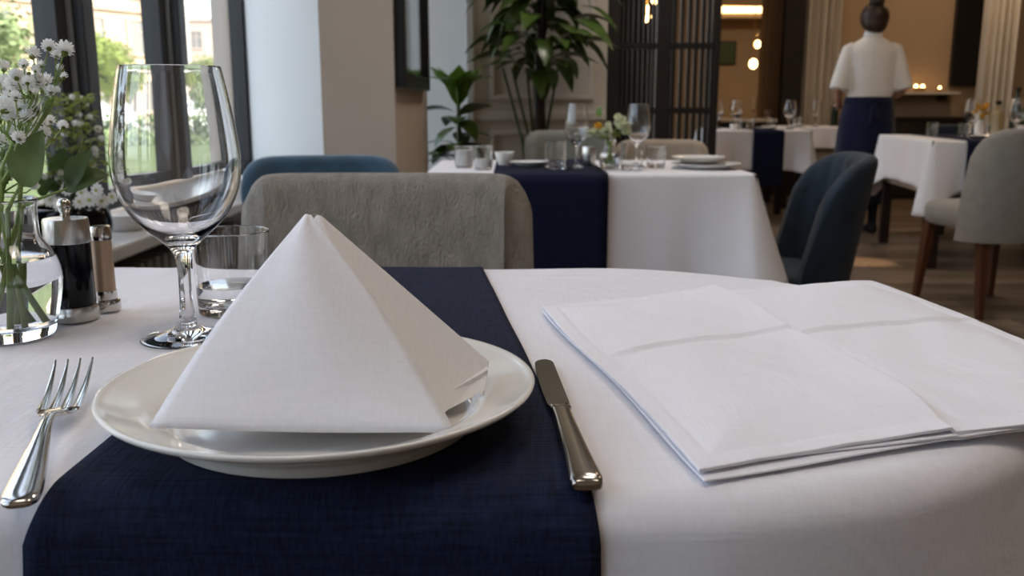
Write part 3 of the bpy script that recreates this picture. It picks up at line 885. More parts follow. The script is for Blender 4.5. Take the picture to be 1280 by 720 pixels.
# ---- carafe vase with flowers
VX, VY = -0.4565, 0.81
vase = thing('glass_vase', 'round clear glass vase of water holding the white flower sprigs', 'vase', (VX, VY, TZ + 0.0014))
P = [(0, 0.002), (0.030, 0.0015), (0.037, 0), (0.0395, 0.002), (0.0415, 0.010), (0.046, 0.030), (0.0488, 0.050), (0.0475, 0.064), (0.0425, 0.076), (0.036, 0.0855), (0.0335, 0.093), (0.0335, 0.115), (0.0350, 0.1215), (0.0352, 0.1232), (0.0335, 0.1232),
     (0.0318, 0.115), (0.0318, 0.093), (0.0342, 0.0845), (0.0408, 0.0748), (0.0456, 0.0635), (0.0468, 0.050), (0.0442, 0.030), (0.0398, 0.0135), (0.034, 0.0098), (0.020, 0.0090), (0, 0.009)]
MB().lathe(smooth_prof(P, 3), 64).build('glass', M['glass'], vase, angle=0)
MB().lathe(smooth_prof([(0, 0.0088), (0.020, 0.0088), (0.0343, 0.0096), (0.0402, 0.0135), (0.0446, 0.030), (0.0472, 0.050), (0.0461, 0.0632), (0.0430, 0.0708)], 3) + [(0.042, 0.0703), (0, 0.0703)], 64).build('water', M['water'], vase, angle=50)

def petal_ring(mb, r, n, z0, z1, w, twist, cup=0.5):
    for i in range(n):
        a = 2 * PI * i / n + twist
        d = Vector((math.cos(a), math.sin(a), 0)); s = Vector((-d.y, d.x, 0))
        b = len(mb.v)
        pts = [d * (0.12 * r) + Vector((0, 0, z0)), d * (0.62 * r) + s * w + Vector((0, 0, z0 + (z1 - z0) * cup)), d * r + s * (w * 0.35) + Vector((0, 0, z1)), d * r * 0.97 - s * (w * 0.35) + Vector((0, 0, z1)), d * (0.62 * r) - s * w + Vector((0, 0, z0 + (z1 - z0) * cup))]
        mb.add(pts, [(0, 1, 2, 3, 4)])
def blossom_mesh(kind):
    mb = MB()
    if kind == 'gyp':         # double, ruffled little flower of unit radius
        petal_ring(mb, 0.9, 8, -0.2, -0.35, 0.30, 0.2); petal_ring(mb, 1.0, 9, -0.15, 0.05, 0.32, 0.0); petal_ring(mb, 0.9, 8, 0.0, 0.45, 0.30, 0.4); petal_ring(mb, 0.66, 7, 0.1, 0.75, 0.26, 0.9); petal_ring(mb, 0.38, 5, 0.2, 0.88, 0.2, 0.2)
    else:                     # open daisy
        petal_ring(mb, 1.0, 10, 0.0, 0.12, 0.27, 0.0); petal_ring(mb, 0.8, 9, 0.05, 0.25, 0.24, 0.3); petal_ring(mb, 0.5, 7, 0.1, 0.4, 0.2, 0.7)
    me = mesh_from(mb.v, mb.f, False)
    return me
GYP = blossom_mesh('gyp'); GYP.materials.append(M['petal'])
DSY = blossom_mesh('daisy'); DSY.materials.append(M['petal'])
CUP = MB().ell((0, 0, 0), (0.45, 0.45, 0.5), 7, 4).mesh(True, 0); CUP.materials.append(M['leaf_olive'])
DSC = MB().ell((0, 0, 0.3), (0.22, 0.22, 0.2), 8, 5).mesh(True, 0); DSC.materials.append(M['pollen'])
def leaf_mesh(l, w, curl=0.15, fold=0.12, n=9, droop=0.0):
    """pointed leaf along +Y from its base at the origin, with a raised midrib fold"""
    v = []; f = []
    for i in range(n + 1):
        t = i / n
        hw = w * 0.5 * (math.sin(PI * t ** 0.8) ** 0.85) + 0.0004
        z = curl * l * math.sin(PI * t) - droop * l * t * t
        for s in (-1, -0.5, 0, 0.5, 1):
            v.append((hw * s, l * t, z + abs(s) * hw * fold + 0.02 * hw * math.sin(t * 25) * abs(s)))
    for i in range(n):
        for k in range(4):
            f.append((i * 5 + k, i * 5 + k + 1, (i + 1) * 5 + k + 1, (i + 1) * 5 + k))
    return mesh_from(v, f, True, 0)
def face(o, d, nrm):
    """+Y along d, +Z as near as possible to nrm"""
    y = Vector(d).normalized(); n = Vector(nrm); z = (n - y * n.dot(y)).normalized(); x = y.cross(z)
    o.rotation_mode = 'QUATERNION'
    o.rotation_quaternion = Matrix((x, y, z)).transposed().to_quaternion()
def aim(o, d, roll=0.0):
    """turn an object so that its +Y points along d"""
    d = Vector(d).normalized()
    q = d.to_track_quat('Y', 'Z')
    o.rotation_mode = 'QUATERNION'
    o.rotation_quaternion = q @ Matrix.Rotation(roll, 3, 'Y').to_quaternion()
SPRIGS = [
    ((-0.392, 0.8, 0.957), [(-0.383, 0.785, 1.004, 0.0041), (-0.367, 0.778, 1.001, 0.0054), (-0.382, 0.794, 0.997, 0.0035), (-0.395, 0.781, 0.998, 0.0048), (-0.386, 0.776, 0.989, 0.0027), (-0.379, 0.794, 0.987, 0.0028), (-0.391, 0.823, 0.981, 0.0029), (-0.404, 0.817, 0.977, 0.005), (-0.395, 0.815, 0.969, 0.0028)]),
    ((-0.393, 0.77, 0.962), [(-0.389, 0.754, 0.988, 0.0033), (-0.401, 0.772, 0.976, 0.006), (-0.381, 0.757, 0.975, 0.0046), (-0.379, 0.752, 0.984, 0.0026), (-0.393, 0.748, 0.979, 0.0039), (-0.387, 0.754, 0.968, 0.0033)]),
    ((-0.444, 0.83, 0.95), [(-0.459, 0.854, 0.99, 0.0045), (-0.455, 0.848, 0.975, 0.0059), (-0.464, 0.847, 0.971, 0.0052), (-0.447, 0.847, 0.965, 0.0037), (-0.449, 0.813, 0.981, 0.0049)]),
    ((-0.416, 0.78, 0.924), [(-0.416, 0.769, 0.953, 0.0074), (-0.413, 0.787, 0.958, 0.0055), (-0.404, 0.793, 0.956, 0.0069), (-0.428, 0.8, 0.964, 0.0042), (-0.444, 0.801, 0.957, 0.0063), (-0.393, 0.757, 0.947, 0.0046)]),
    ((-0.446, 0.84, 0.904), [(-0.447, 0.846, 0.941, 0.0059), (-0.431, 0.85, 0.941, 0.0066), (-0.436, 0.84, 0.931, 0.0073), (-0.431, 0.822, 0.922, 0.0071), (-0.451, 0.839, 0.932, 0.0058), (-0.41, 0.817, 0.933, 0.0043), (-0.427, 0.864, 0.942, 0.0038)]),
    ((-0.45, 0.82, 0.896), [(-0.461, 0.84, 0.909, 0.0058), (-0.445, 0.823, 0.919, 0.005), (-0.447, 0.809, 0.926, 0.0056), (-0.45, 0.843, 0.903, 0.0044), (-0.44, 0.824, 0.914, 0.0043), (-0.473, 0.841, 0.914, 0.0059), (-0.435, 0.839, 0.907, 0.0036)]),
]
WORDS = ['tallest sprig of small white flowers, leaning right out of the glass vase', 'slender sprig of small white flowers at the front of the glass vase', 'sprig of small white flowers at the far left of the vase',
         'sprig with the largest white flower heads above the vase', 'dense white flower sprig just above the large sage leaf', 'lowest sprig of white flowers close to the rim of the vase']
rs = random.Random(11)
for i, (hub, bl) in enumerate(SPRIGS):
    bl = bl + [(x + rs.uniform(-.014, .010), y + rs.uniform(-.03, .03), z + rs.uniform(-.022, .008), r * rs.uniform(0.7, 1.0)) for (x, y, z, r) in bl if i > 0]
    hub = Vector(hub)
    a = 2 * PI * i / 6 + 0.5
    foot = Vector((VX + 0.024 * math.cos(a), VY + 0.024 * math.sin(a), TZ + 0.0135))
    neck = Vector((VX + 0.017 * math.cos(a + 2.6) + 0.004, VY + 0.017 * math.sin(a + 2.6), TZ + 0.108))
    sp = thing('flower_sprig', WORDS[i], 'flower', tuple(foot), group='white flower sprigs in the glass vase')
    mb = MB()
    path = smooth_prof([tuple(foot), tuple(foot.lerp(neck, 0.55) + Vector((0.001, 0, 0))), tuple(neck), tuple(neck.lerp(hub, 0.5) + Vector((0.002, 0.002, 0.004))), tuple(hub)], 4) if False else None
    ctrl = [foot, foot.lerp(neck, 0.5), neck, neck.lerp(hub, 0.5) + Vector((rs.uniform(-.004, .004), rs.uniform(-.004, .004), 0.003)), hub]
    pts = []
    for s in range(len(ctrl) - 1):
        for k in range(4): pts.append(ctrl[s].lerp(ctrl[s + 1], k / 4))
    pts.append(hub)
    for _ in range(2):
        pts = [pts[0]] + [(pts[k - 1] + pts[k] * 2 + pts[k + 1]) / 4 for k in range(1, len(pts) - 1)] + [pts[-1]]
    n = len(pts)
    mb.tube([p - foot for p in pts], [0.0026 - 0.0016 * (k / n) ** 0.7 for k in range(n)], 8)
    start = pts[-5]
    for (x, y, z, r) in bl:
        t = Vector((x, y, z))
        k = rs.choice([n - 1, n - 2, n - 3, n - 5])
        b0 = pts[k]
        mid = b0.lerp(t, 0.55) + Vector((rs.uniform(-.004, .004), rs.uniform(-.004, .004), -0.004))
        mb.tube([b0 - foot, mid - foot, t - foot - Vector((0, 0, r * 0.4))], [0.0009, 0.0007, 0.0006], 5)
        if rs.random() < 0.6:
            e = mid + Vector((rs.uniform(-.012, .012), rs.uniform(-.01, .01), rs.uniform(0.004, 0.014)))
            mb.tube([mid - foot, e - foot], [0.0006, 0.0005], 5)
            obj('bud', CUP, None, sp, e - foot, (rs.uniform(-1, 1), rs.uniform(-1, 1), 0), (0.0042,) * 3)
    mb.build('stem', M['stem'], sp)
    for (x, y, z, r) in bl:
        t = Vector((x, y, z)) - foot
        tilt = (rs.uniform(0.1, 1.2), rs.uniform(-0.6, 0.6), rs.uniform(0, 6))
        r *= 1.55
        obj('blossom', GYP, None, sp, t, tilt, (r, r, r))
        obj('calyx', CUP, None, sp, t - Vector((0, 0, r * 0.35)), tilt, (r * 0.8,) * 3)
# large leaf stem
def leaf_sprig(foot, neck, tip, leaves, label, m):
    foot = Vector(foot)
    t = thing('leafy_stem', label, 'leaf', tuple(foot))
    MB().tube([Vector((0, 0, 0)), Vector(neck) - foot, Vector(tip) - foot], [0.0028, 0.0022, 0.0010], 8).build('stem', M['stem'], t)
    for (b, e, w, roll) in leaves:
        d = Vector(e) - Vector(b)
        o = obj('leaf', leaf_mesh(d.length, w, 0.10, 0.25), M[m], t, Vector(b) - foot)
        face(o, d, roll)
    return t
leaf_sprig((VX + 0.012, VY - 0.018, TZ + 0.0135), (VX + 0.022, VY - 0.020, TZ + 0.118), (-0.4195, 0.785, 0.888), [((-0.4165, 0.784, 0.888), (-0.388, 0.772, 0.936), 0.030, (0.25, -1, 0.35))],
           'large sage green leaf standing in the glass vase', 'leaf_sage')
leaf_sprig((VX - 0.006, VY + 0.02, TZ + 0.0135), (VX + 0.016, VY + 0.016, TZ + 0.118), (-0.405, 0.845, 0.882), [((-0.412, 0.845, 0.880), (-0.372, 0.852, 0.893), 0.026, (0.1, -0.8, 0.7)), ((-0.405, 0.845, 0.882), (-0.385, 0.85, 0.916), 0.022, (-0.3, -1, 0.2))],
           'pair of small dark leaves hanging over the rim of the vase', 'leaf_dark')

# ---- pepper mill and salt mill
pm = thing('pepper_mill', 'black pepper mill with steel cap and round steel knob beside the vase', 'pepper mill', (-0.4275, 0.876, TZ + 0.0014))
MB().lathe([(0, 0), (0.0222, 0), (0.0230, 0.0012), (0.0230, 0.0125), (0.0222, 0.0140), (0, 0.0140)], 48).build('base', M['brushed'], pm)
MB().lathe([(0, 0.0135), (0.0206, 0.0135), (0.0210, 0.015), (0.0206, 0.050), (0.0204, 0.0755), (0, 0.0755)], 48).build('body', M['black_gloss'], pm)
MB().lathe([(0, 0.0752), (0.0206, 0.0752), (0.0209, 0.0765), (0.0207, 0.0960), (0.0198, 0.0985), (0.006, 0.0995), (0, 0.0995)], 48).build('cap', M['brushed'], pm)
MB().lathe(smooth_prof([(0, 0.099), (0.0042, 0.0992), (0.0040, 0.1035), (0.0052, 0.1060), (0.0066, 0.1095), (0.0060, 0.1140), (0.0035, 0.1170), (0, 0.1175)], 3), 32).build('knob', M['steel'], pm)
sm = thing('salt_mill', 'slim copper coloured salt mill with chrome ends behind the pepper mill', 'salt mill', (-0.4125, 0.915, TZ + 0.0014))
MB().lathe([(0, 0), (0.0128, 0), (0.0136, 0.001), (0.0136, 0.0095), (0.0128, 0.0112), (0, 0.0112)], 40).build('base', M['steel'], sm)
MB().lathe([(0, 0.011), (0.0108, 0.011), (0.0110, 0.012), (0.0108, 0.0205), (0, 0.0205)], 40).build('collar', M['steel'], sm)
MB().lathe([(0, 0.0204), (0.0102, 0.0204), (0.0098, 0.05), (0.0095, 0.0725), (0, 0.0725)], 40).build('body', M['copper_wood'], sm)
MB().lathe([(0, 0.0724), (0.0101, 0.0724), (0.0103, 0.074), (0.0101, 0.0845), (0.0092, 0.0862), (0, 0.0865)], 40).build('cap', M['steel'], sm)

# ---- flowering plant in the black pot on the sill, pale dish beside it
PX, PY, SZ = -1.005, 2.08, 0.631
pot = thing('black_pot', 'glossy black round pot on the window sill behind the mills', 'pot', (PX, PY, SZ + 0.001))
MB().lathe(smooth_prof([(0, 0), (0.055, 0), (0.066, 0.006), (0.086, 0.035), (0.090, 0.062), (0.083, 0.090), (0.077, 0.097)], 3) + [(0.073, 0.097), (0.078, 0.085), (0.07, 0.080), (0, 0.080)], 48).build('body', M['black_gloss'], pot)
MB().lathe([(0, 0.081), (0.074, 0.081), (0.05, 0.086), (0, 0.088)], 24).build('soil', M['soil'], pot)
plant = thing('flowering_plant', 'bushy plant with white daisies growing in the black pot on the sill', 'plant', (PX, PY, SZ + 0.086))
mb = MB(); rs = random.Random(5)
for i in range(640):
    a = rs.uniform(0, 2 * PI); q = rs.random() ** 0.5; h = rs.uniform(0.0, 1.0)
    rr = 0.085 * q * (1 - 0.45 * h)
    c = Vector((0.02 + rr * math.cos(a), rr * math.sin(a), 0.06 + 0.20 * h))
    l = rs.uniform(0.010, 0.020); w = l * 0.45
    d = Vector((math.cos(a) + rs.uniform(-.6, .6), math.sin(a) + rs.uniform(-.6, .6), rs.uniform(-.3, .8))).normalized()
    s = d.cross(Vector((rs.uniform(-.5, .5), rs.uniform(-.5, .5), 1))).normalized() * w
    mb.add([c, c + d * l * 0.5 + s, c + d * l, c + d * l * 0.5 - s], [(0, 1, 2, 3)])
tag(obj('foliage', mesh_from(mb.v, mb.f, False), M['leaf_olive'], plant), kind='stuff')
mb = MB()
for i in range(16):
    a = rs.uniform(0, 2 * PI); q = rs.uniform(0.2, 1)
    mb.tube([(0.01 * math.cos(a), 0.01 * math.sin(a), -0.005), (0.03 * q * math.cos(a), 0.03 * q * math.sin(a), 0.08), (0.02 + 0.06 * q * math.cos(a), 0.06 * q * math.sin(a), 0.14 + 0.09 * rs.random())], [0.002, 0.0016, 0.001], 5)
mb.build('stem', M['stem_dark'], plant)
for i in range(26):
    a = rs.uniform(0, 2 * PI); h = rs.random(); rr = 0.085 * (1 - 0.4 * h) * rs.uniform(0.6, 1.05)
    r = rs.uniform(0.006, 0.010)
    obj('blossom', GYP, None, plant, (0.02 + rr * math.cos(a), rr * math.sin(a), 0.07 + 0.20 * h), (rs.uniform(0, 1.4), rs.uniform(-.6, .6), rs.uniform(0, 6)), (r, r, r))
for (x, y, z) in [(-0.963, 1.996, 0.777), (-0.926, 1.986, 0.769), (-1.006, 2.006, 0.75), (-0.934, 1.987, 0.748), (-0.881, 1.958, 0.777), (-0.856, 1.974, 0.76), (-0.904, 2.029, 0.746), (-0.957, 1.945, 0.748), (-0.894, 1.945, 0.758)]:
    d = obj('daisy', DSY, None, plant, (x - PX, y - PY, z - SZ - 0.086), (R(70) + rs.uniform(-.3, .3), rs.uniform(-.4, .4), rs.uniform(-.3, .3)), (0.0165,) * 3)
    obj('eye', DSC, None, d)
for (b, e, w) in (((-1.03, 2.03, 0.755), (-0.965, 1.98, 0.80), 0.05), ((-0.985, 2.03, 0.80), (-0.965, 2.0, 0.865), 0.055), ((-0.96, 2.0, 0.775), (-0.875, 1.98, 0.815), 0.05), ((-0.97, 2.02, 0.80), (-0.90, 2.0, 0.842), 0.05), ((-1.0, 2.05, 0.76), (-1.075, 2.0, 0.80), 0.05)):
    d = Vector(e) - Vector(b)
    o = obj('leaf', leaf_mesh(d.length, w, 0.12, 0.2), M['leaf_dark'], plant, Vector(b) - Vector((PX, PY, SZ + 0.086)))
    aim(o, d, rs.uniform(0.2, 0.8))
tag(MB().lathe(smooth_prof([(0, 0), (0.036, 0), (0.042, 0.003), (0.062, 0.032), (0.070, 0.042)], 3) + [(0.067, 0.0435), (0.058, 0.034), (0.038, 0.007), (0, 0.006)], 48).build('sill_dish', M['porcelain'], loc=(-1.02, 2.42, SZ + 0.001)),
    'pale shallow dish on the window sill beyond the black pot', 'dish')

# ================================================================== chairs
def chair(label, loc, rz, fabric, legm='wood_dark', w=0.44, d=0.44, top=0.84, bot=0.38, wrap=0.06, p=7.0, seat_z=0.44, th=0.055, lean=0.04, taper=0.10, channels=0, group=None, wexp=1.6, stretcher=False):
    t = thing('upholstered_chair', label, 'chair', loc, rz, group)
    N = 36
    rings = []
    hh = top - bot
    for i in range(N + 1):
        u = -1 + 2 * i / N
        u = max(-0.9995, min(0.9995, u))
        a = u * PI / 2
        zt = bot + 0.10 + (hh - 0.10) * (1 - abs(u) ** p) ** (1 / p)
        x0 = (w / 2) * math.sin(a); y0 = -d / 2 + wrap * (1 - math.cos(a)) ** wexp
        du = 0.002
        a2 = (u + du) * PI / 2
        tx = (w / 2) * (math.sin(a2) - math.sin(a)); ty = wrap * ((1 - math.cos(a2)) ** wexp - (1 - math.cos(a)) ** wexp)
        l = math.hypot(tx, ty) + 1e-9
        nx, ny = ty / l, -tx / l            # outward (away from the sitter)
        if abs(u) > 0.97:
            pass
        ch = 0.0
        if channels: ch = 0.010 * abs(math.sin(u * channels * PI / 2))
        loop = []
        hr = th / 2
        zs = [bot + (zt - hr - bot) * k / 6 for k in range(7)]
        for z in zs: loop.append((hr, z))
        for k in range(1, 6):
            b = PI * k / 6; loop.append((hr * math.cos(b), zt - hr + hr * math.sin(b)))
        for z in reversed(zs): loop.append((-hr - ch, z))
        ring = []
        for (o_, z) in loop:
            f = (z - bot) / hh
            sx = 1 - taper * (1 - f)
            ring.append(((x0 + nx * o_) * sx, (y0 + ny * o_) - lean * f, z))
        rings.append(ring)
    MB().rings(rings).build('backrest', M[fabric], t, angle=60)
    # seat cushion
    sr = []
    for (z, k) in ((seat_z - 0.11, 0.90), (seat_z - 0.095, 0.98), (seat_z - 0.06, 1.0), (seat_z - 0.03, 1.0), (seat_z - 0.01, 0.965), (seat_z, 0.88), (seat_z + 0.004, 0.5)):
        ring = []
        for q in range(36):
            a = 2 * PI * q / 36; c, s = math.cos(a), math.sin(a)
            ring.append(((w / 2 - 0.012) * k * math.copysign(abs(c) ** 0.45, c), 0.015 + (d / 2 - 0.01) * k * math.copysign(abs(s) ** 0.45, s), z))
        sr.append(ring)
    MB().rings(sr).build('seat', M[fabric], t, angle=60)
    zl = seat_z - 0.10
    for sx in (-1, 1):
        for sy in (-1, 1):
            xa, ya = sx * (w / 2 - 0.06), sy * (d / 2 - 0.06)
            xb, yb = sx * (w / 2 - 0.035), sy * (d / 2 - 0.03) - (0.03 if sy < 0 else 0)
            r0, r1 = 0.022, 0.014
            v = [(xa + i * r0, ya + j * r0, zl) for i, j in ((-1, -1), (1, -1), (1, 1), (-1, 1))] + [(xb + i * r1, yb + j * r1, 0.001) for i, j in ((-1, -1), (1, -1), (1, 1), (-1, 1))]
            MB().add(v, [(0, 1, 2, 3), (7, 6, 5, 4)] + [(i, 4 + i, 4 + (i + 1) % 4, (i + 1) % 4) for i in range(4)]).build('leg', M[legm], t, smooth=False)
    return t

chair('grey woven upholstered chair facing the camera behind the foreground table', (-0.208, 1.31, 0), PI, 'fabric_grey', w=0.435, d=0.40, top=0.845, bot=0.36, wrap=0.028, p=9, seat_z=0.43, th=0.06, lean=0.03, taper=0.02, wexp=1.2)
chair('blue velvet chair left of the middle table, behind the grey chair', (-0.555, 2.72, 0), PI + R(12), 'velvet_blue', w=0.46, d=0.42, top=0.797, bot=0.36, wrap=0.09, p=5, seat_z=0.43, lean=0.05)
chair('dark navy velvet chair at the right end of the middle table', (0.87, 3.08, 0), R(85), 'velvet_navy', w=0.46, d=0.42, top=0.80, bot=0.30, wrap=0.17, p=4, seat_z=0.42, th=0.06, lean=0.08, channels=8, wexp=1.3)
chair('grey green chair behind the middle table, beside the tall plant', (0.25, 3.82, 0), PI, 'fabric_sage', w=0.35, d=0.42, top=0.845, wrap=0.07, p=7)
chair('beige chair behind the middle table in front of the dark screen', (0.655, 3.98, 0), PI - R(5), 'fabric_beige', w=0.38, d=0.42, top=0.80, wrap=0.07, p=6)
chair('stone grey chair with red brown legs at the right table, back to the camera', (2.27, 4.34, 0), R(13), 'fabric_grey2', 'wood_red', w=0.50, d=0.48, top=0.855, bot=0.345, wrap=0.14, p=4.5, seat_z=0.50, th=0.06, lean=0.05, taper=0.02, wexp=1.4)
chair('dark navy chair on the far side of the right table', (3.42, 6.98, 0), PI - R(7), 'velvet_navy', w=0.46, d=0.44, top=0.80, wrap=0.08)

# ================================================================== rectangular tables further back
def rect_perim(hw, hd, rc=0.03, n=46):
    pts = []
    cs = ((hw - rc, -hd + rc, -PI / 2), (hw - rc, hd - rc, 0), (-hw + rc, hd - rc, PI / 2), (-hw + rc, -hd + rc, PI))
    for q in range(4):
        cx, cy, a0 = cs[q]
        for i in range(13):
            a = a0 + PI / 2 * i / 12
            pts.append(((cx + rc * math.cos(a), cy + rc * math.sin(a)), (math.cos(a), math.sin(a)), 0.0))
        nx_, ny_, a1 = cs[(q + 1) % 4]
        p0 = pts[-1][0]; p1 = (nx_ + rc * math.cos(a1), ny_ + rc * math.sin(a1))
        L = math.hypot(p1[0] - p0[0], p1[1] - p0[1])
        d = (math.cos(a1), math.sin(a1))
        for i in range(1, n):
            t = i / n
            pts.append(((p0[0] + (p1[0] - p0[0]) * t, p0[1] + (p1[1] - p0[1]) * t), d, min(t, 1 - t) * L))
    return pts
def rect_cloth(hw, hd, z, drop, cdrop, flare, seed=1):
    rs = random.Random(seed); ph = rs.uniform(0, 6)
    pts = rect_perim(hw, hd)
    rows = [('f', s) for s in (0.0, 0.3, 0.6, 0.8, 0.92, 0.98)] + [('a', i / 5) for i in range(1, 6)] + [('s', i / 12) for i in range(1, 13)]
    r = 0.012
    v = []; f = []; n = len(pts)
    for kind, q in rows:
        for (p, d, dist) in pts:
            bx, by = p[0] - d[0] * r, p[1] - d[1] * r
            if kind == 'f': v.append((bx * q, by * q, z))
            elif kind == 'a':
                a = PI / 2 * q
                v.append((bx + d[0] * r * math.sin(a), by + d[1] * r * math.sin(a), z - r * (1 - math.cos(a))))
            else:
                cf = math.exp(-dist / 0.085)
                fl = 0.012 + flare * cf ** 1.2 - 0.022 * math.exp(-((dist - 0.16) / 0.06) ** 2) + 0.010 * math.sin(dist * 16 + ph) * (1 - cf)
                ln = drop + cdrop * cf
                v.append((p[0] + d[0] * max(fl, 0.002) * q ** 1.1, p[1] + d[1] * max(fl, 0.002) * q ** 1.1, z - r - ln * q))
    for j in range(len(rows) - 1):
        for k in range(n):
            k2 = (k + 1) % n
            f.append((j * n + k, j * n + k2, (j + 1) * n + k2, (j + 1) * n + k))
    me = mesh_from(v, f, True, 0)
    bm = bmesh.new(); bm.from_mesh(me); bmesh.ops.remove_doubles(bm, verts=bm.verts, dist=1e-5); bmesh.ops.recalc_face_normals(bm, faces=bm.faces)
    if sum(q.normal.z for q in bm.faces) < 0: bmesh.ops.reverse_faces(bm, faces=bm.faces)
    bm.to_mesh(me); bm.free()
    return me
def rect_table(x, y, w, d, rz, words, drop=0.27, cdrop=0.06, flare=0.07, run=None, rh=0.30, seed=1):
    t = thing('dining_table', 'dark wooden table legs under the ' + words, 'table', (x, y, 0), rz)
    MB().box(-w / 2 + 0.006, w / 2 - 0.006, -d / 2 + 0.006, d / 2 - 0.006, 0.715, 0.7475).build('tabletop', M['wood_dark'], t, smooth=False)
    MB().box(-w / 2 + 0.05, w / 2 - 0.05, -d / 2 + 0.05, d / 2 - 0.05, 0.43, 0.714).build('apron', M['fabric_beige'], t, smooth=False)
    for sx in (-1, 1):
        for sy in (-1, 1):
            MB().box(sx * (w / 2 - 0.07) - 0.03, sx * (w / 2 - 0.07) + 0.03, sy * (d / 2 - 0.07) - 0.03, sy * (d / 2 - 0.07) + 0.03, 0.001, 0.435, 0.004).build('leg', M['wood_dark'], t, smooth=False)
    c = obj('tablecloth', rect_cloth(w / 2, d / 2, TZ, drop, cdrop, flare, seed), M['linen_far'], None, (x, y, 0), (0, 0, rz))
    solid(c, 0.0015)
    tag(c, 'white cloth on the ' + words, 'tablecloth')
    if run:
        o = runner('table_runner', run[0], run[1], 0.0, -d / 2 - 0.028, d / 2 + 0.028, TZ + 0.002, 0.03, rh, 0.2, 'navy_far', 'navy runner hanging over the front of the ' + words, nx=10, nf=12)
        o.location = (x, y, 0); o.rotation_euler = (0, 0, rz)
rect_table(0.2375, 3.14, 1.015, 0.73, 0, 'middle table with the flower vase', 0.30, 0.03, 0.10, (-0.2935, 0.0505), 0.30, 2)
rz = R(-6.9)
rect_table(2.41 + 0.55 * math.cos(rz) - 0.58 * math.sin(rz), 5.34 + 0.55 * math.sin(rz) + 0.58 * math.cos(rz), 1.10, 1.16, rz, 'right table beside the waitress', 0.26, 0.16, 0.06, (-0.365, -0.04), 0.34, 3)
rect_table(2.01, 7.82, 0.80, 0.72, 0, 'far table beside the dark screen', 0.30, 0.05, 0.06, (-0.085, 0.165), 0.42, 4)
rect_table(2.90, 8.85, 0.90, 0.70, 0, 'farthest table behind the waitress', 0.18, 0.02, 0.03, None, 0.3, 5)

# ---- ware on the middle table
ZT = TZ + 0.0012
ZR = TZ + 0.0036
TBM = tumbler_mesh(0.088, 0.036, 0.033, 0.0016, 0.012, 32); TBM.materials.append(M['glass'])
WGM = wine_mesh(0.205, 0.040, 32); WGM.materials.append(M['glass'])
TBS = tumbler_mesh(0.070, 0.034, 0.028, 0.0016, 0.010, 32); TBS.materials.append(M['glass'])
def put(name, me, loc, label, cat, group=None):
    return tag(obj(name, me, None, None, loc), label, cat, group)
def candle_glass(loc, label, h=0.07, r=0.034, fill=(0.004, 0.05), m='porcelain'):
    t = thing('candle_glass', label, 'candle glass', loc)
    g = tumbler_mesh(h, r, r * 0.86, 0.0016, 0.006, 32)
    obj('glass', g, M['glass'], t)
    MB().lathe([(0, 0.0065), (r * 0.80, 0.0065), (r * 0.86, fill[1]), (r * 0.7, fill[1] + 0.001), (0, fill[1])], 28).build('wax', M[m], t)
candle_glass((-0.158, 3.06, ZT), 'left of two short white candle glasses on the middle table', 0.07, 0.034, (0.03, 0.058))
candle_glass((-0.092, 2.96, ZT), 'right of two short white candle glasses on the middle table', 0.075, 0.032, (0.004, 0.034))
cupm = smooth_prof([(0, 0), (0.018, 0), (0.021, 0.003), (0.030, 0.028), (0.0345, 0.046)], 3) + [(0.033, 0.0465), (0.028, 0.028), (0.018, 0.005), (0, 0.004)]
put('white_cup', MB().lathe(cupm, 32).mesh(), (-0.025, 3.16, ZT), 'small white flared cup beside the saucer on the middle table', 'cup').data.materials.append(M['porcelain'])
def plate_mesh(r):
    P = [(0, 0.004), (r * 0.6, 0.004), (r * 0.7, 0.008), (r * 0.97, 0.0165), (r, 0.0172), (r, 0.0158), (r * 0.72, 0.005), (r * 0.6, 0), (0, 0.001)]
    return MB().lathe(P, 40).mesh()
def put_plate(r, loc, label):
    o = put('side_plate', plate_mesh(r), loc, label, 'plate'); o.data.materials.append(M['porcelain']); return o
put_plate(0.065, (0.055, 3.08, ZR), 'white saucer on the navy runner of the middle table')
put_plate(0.113, (0.632, 3.02, ZT), 'lower white plate at the right end of the middle table')
put_plate(0.090, (0.622, 3.10, ZT + 0.0175), 'upper smaller white plate stacked at the right end of the middle table')
put('tumbler', TBM, (0.138, 2.95, ZR), 'leftmost clear tumbler on the middle table, left of the wine glass', 'tumbler')
put('wine_glass', WGM, (0.210, 3.02, ZR), 'wine glass left of the flower vase on the middle table', 'wine glass')
put('tumbler', TBM, (0.378, 2.93, ZT), 'clear tumbler in front of the wine glass right of the flower vase', 'tumbler')
put('wine_glass', WGM, (0.418, 3.09, ZT), 'wine glass right of the flower vase on the middle table', 'wine glass')
put('tumbler', TBS, (0.474, 3.05, ZT), 'rightmost small tumbler on the middle table', 'tumbler')
o = put('steel_cup', MB().lathe([(0, 0), (0.022, 0), (0.0235, 0.002), (0.0235, 0.06), (0.022, 0.064), (0.0205, 0.062), (0.0205, 0.01), (0, 0.01)], 32).mesh(), (0.256, 3.10, ZR), 'small steel beaker beside the flower vase', 'beaker'); o.data.materials.append(M['brushed'])
vm = thing('bud_vase', 'small clear vase of cream flowers on the middle table', 'vase', (0.314, 2.98, ZR + 0.0002))
P = [(0, 0.001), (0.026, 0), (0.030, 0.003), (0.034, 0.030), (0.033, 0.048), (0.022, 0.064), (0.0195, 0.074), (0.022, 0.092), (0.0205, 0.092), (0.018, 0.074), (0.0205, 0.063), (0.0312, 0.047), (0.032, 0.030), (0.0275, 0.009), (0, 0.007)]
MB().lathe(smooth_prof(P, 2), 40).build('glass', M['glass'], vm, angle=0)
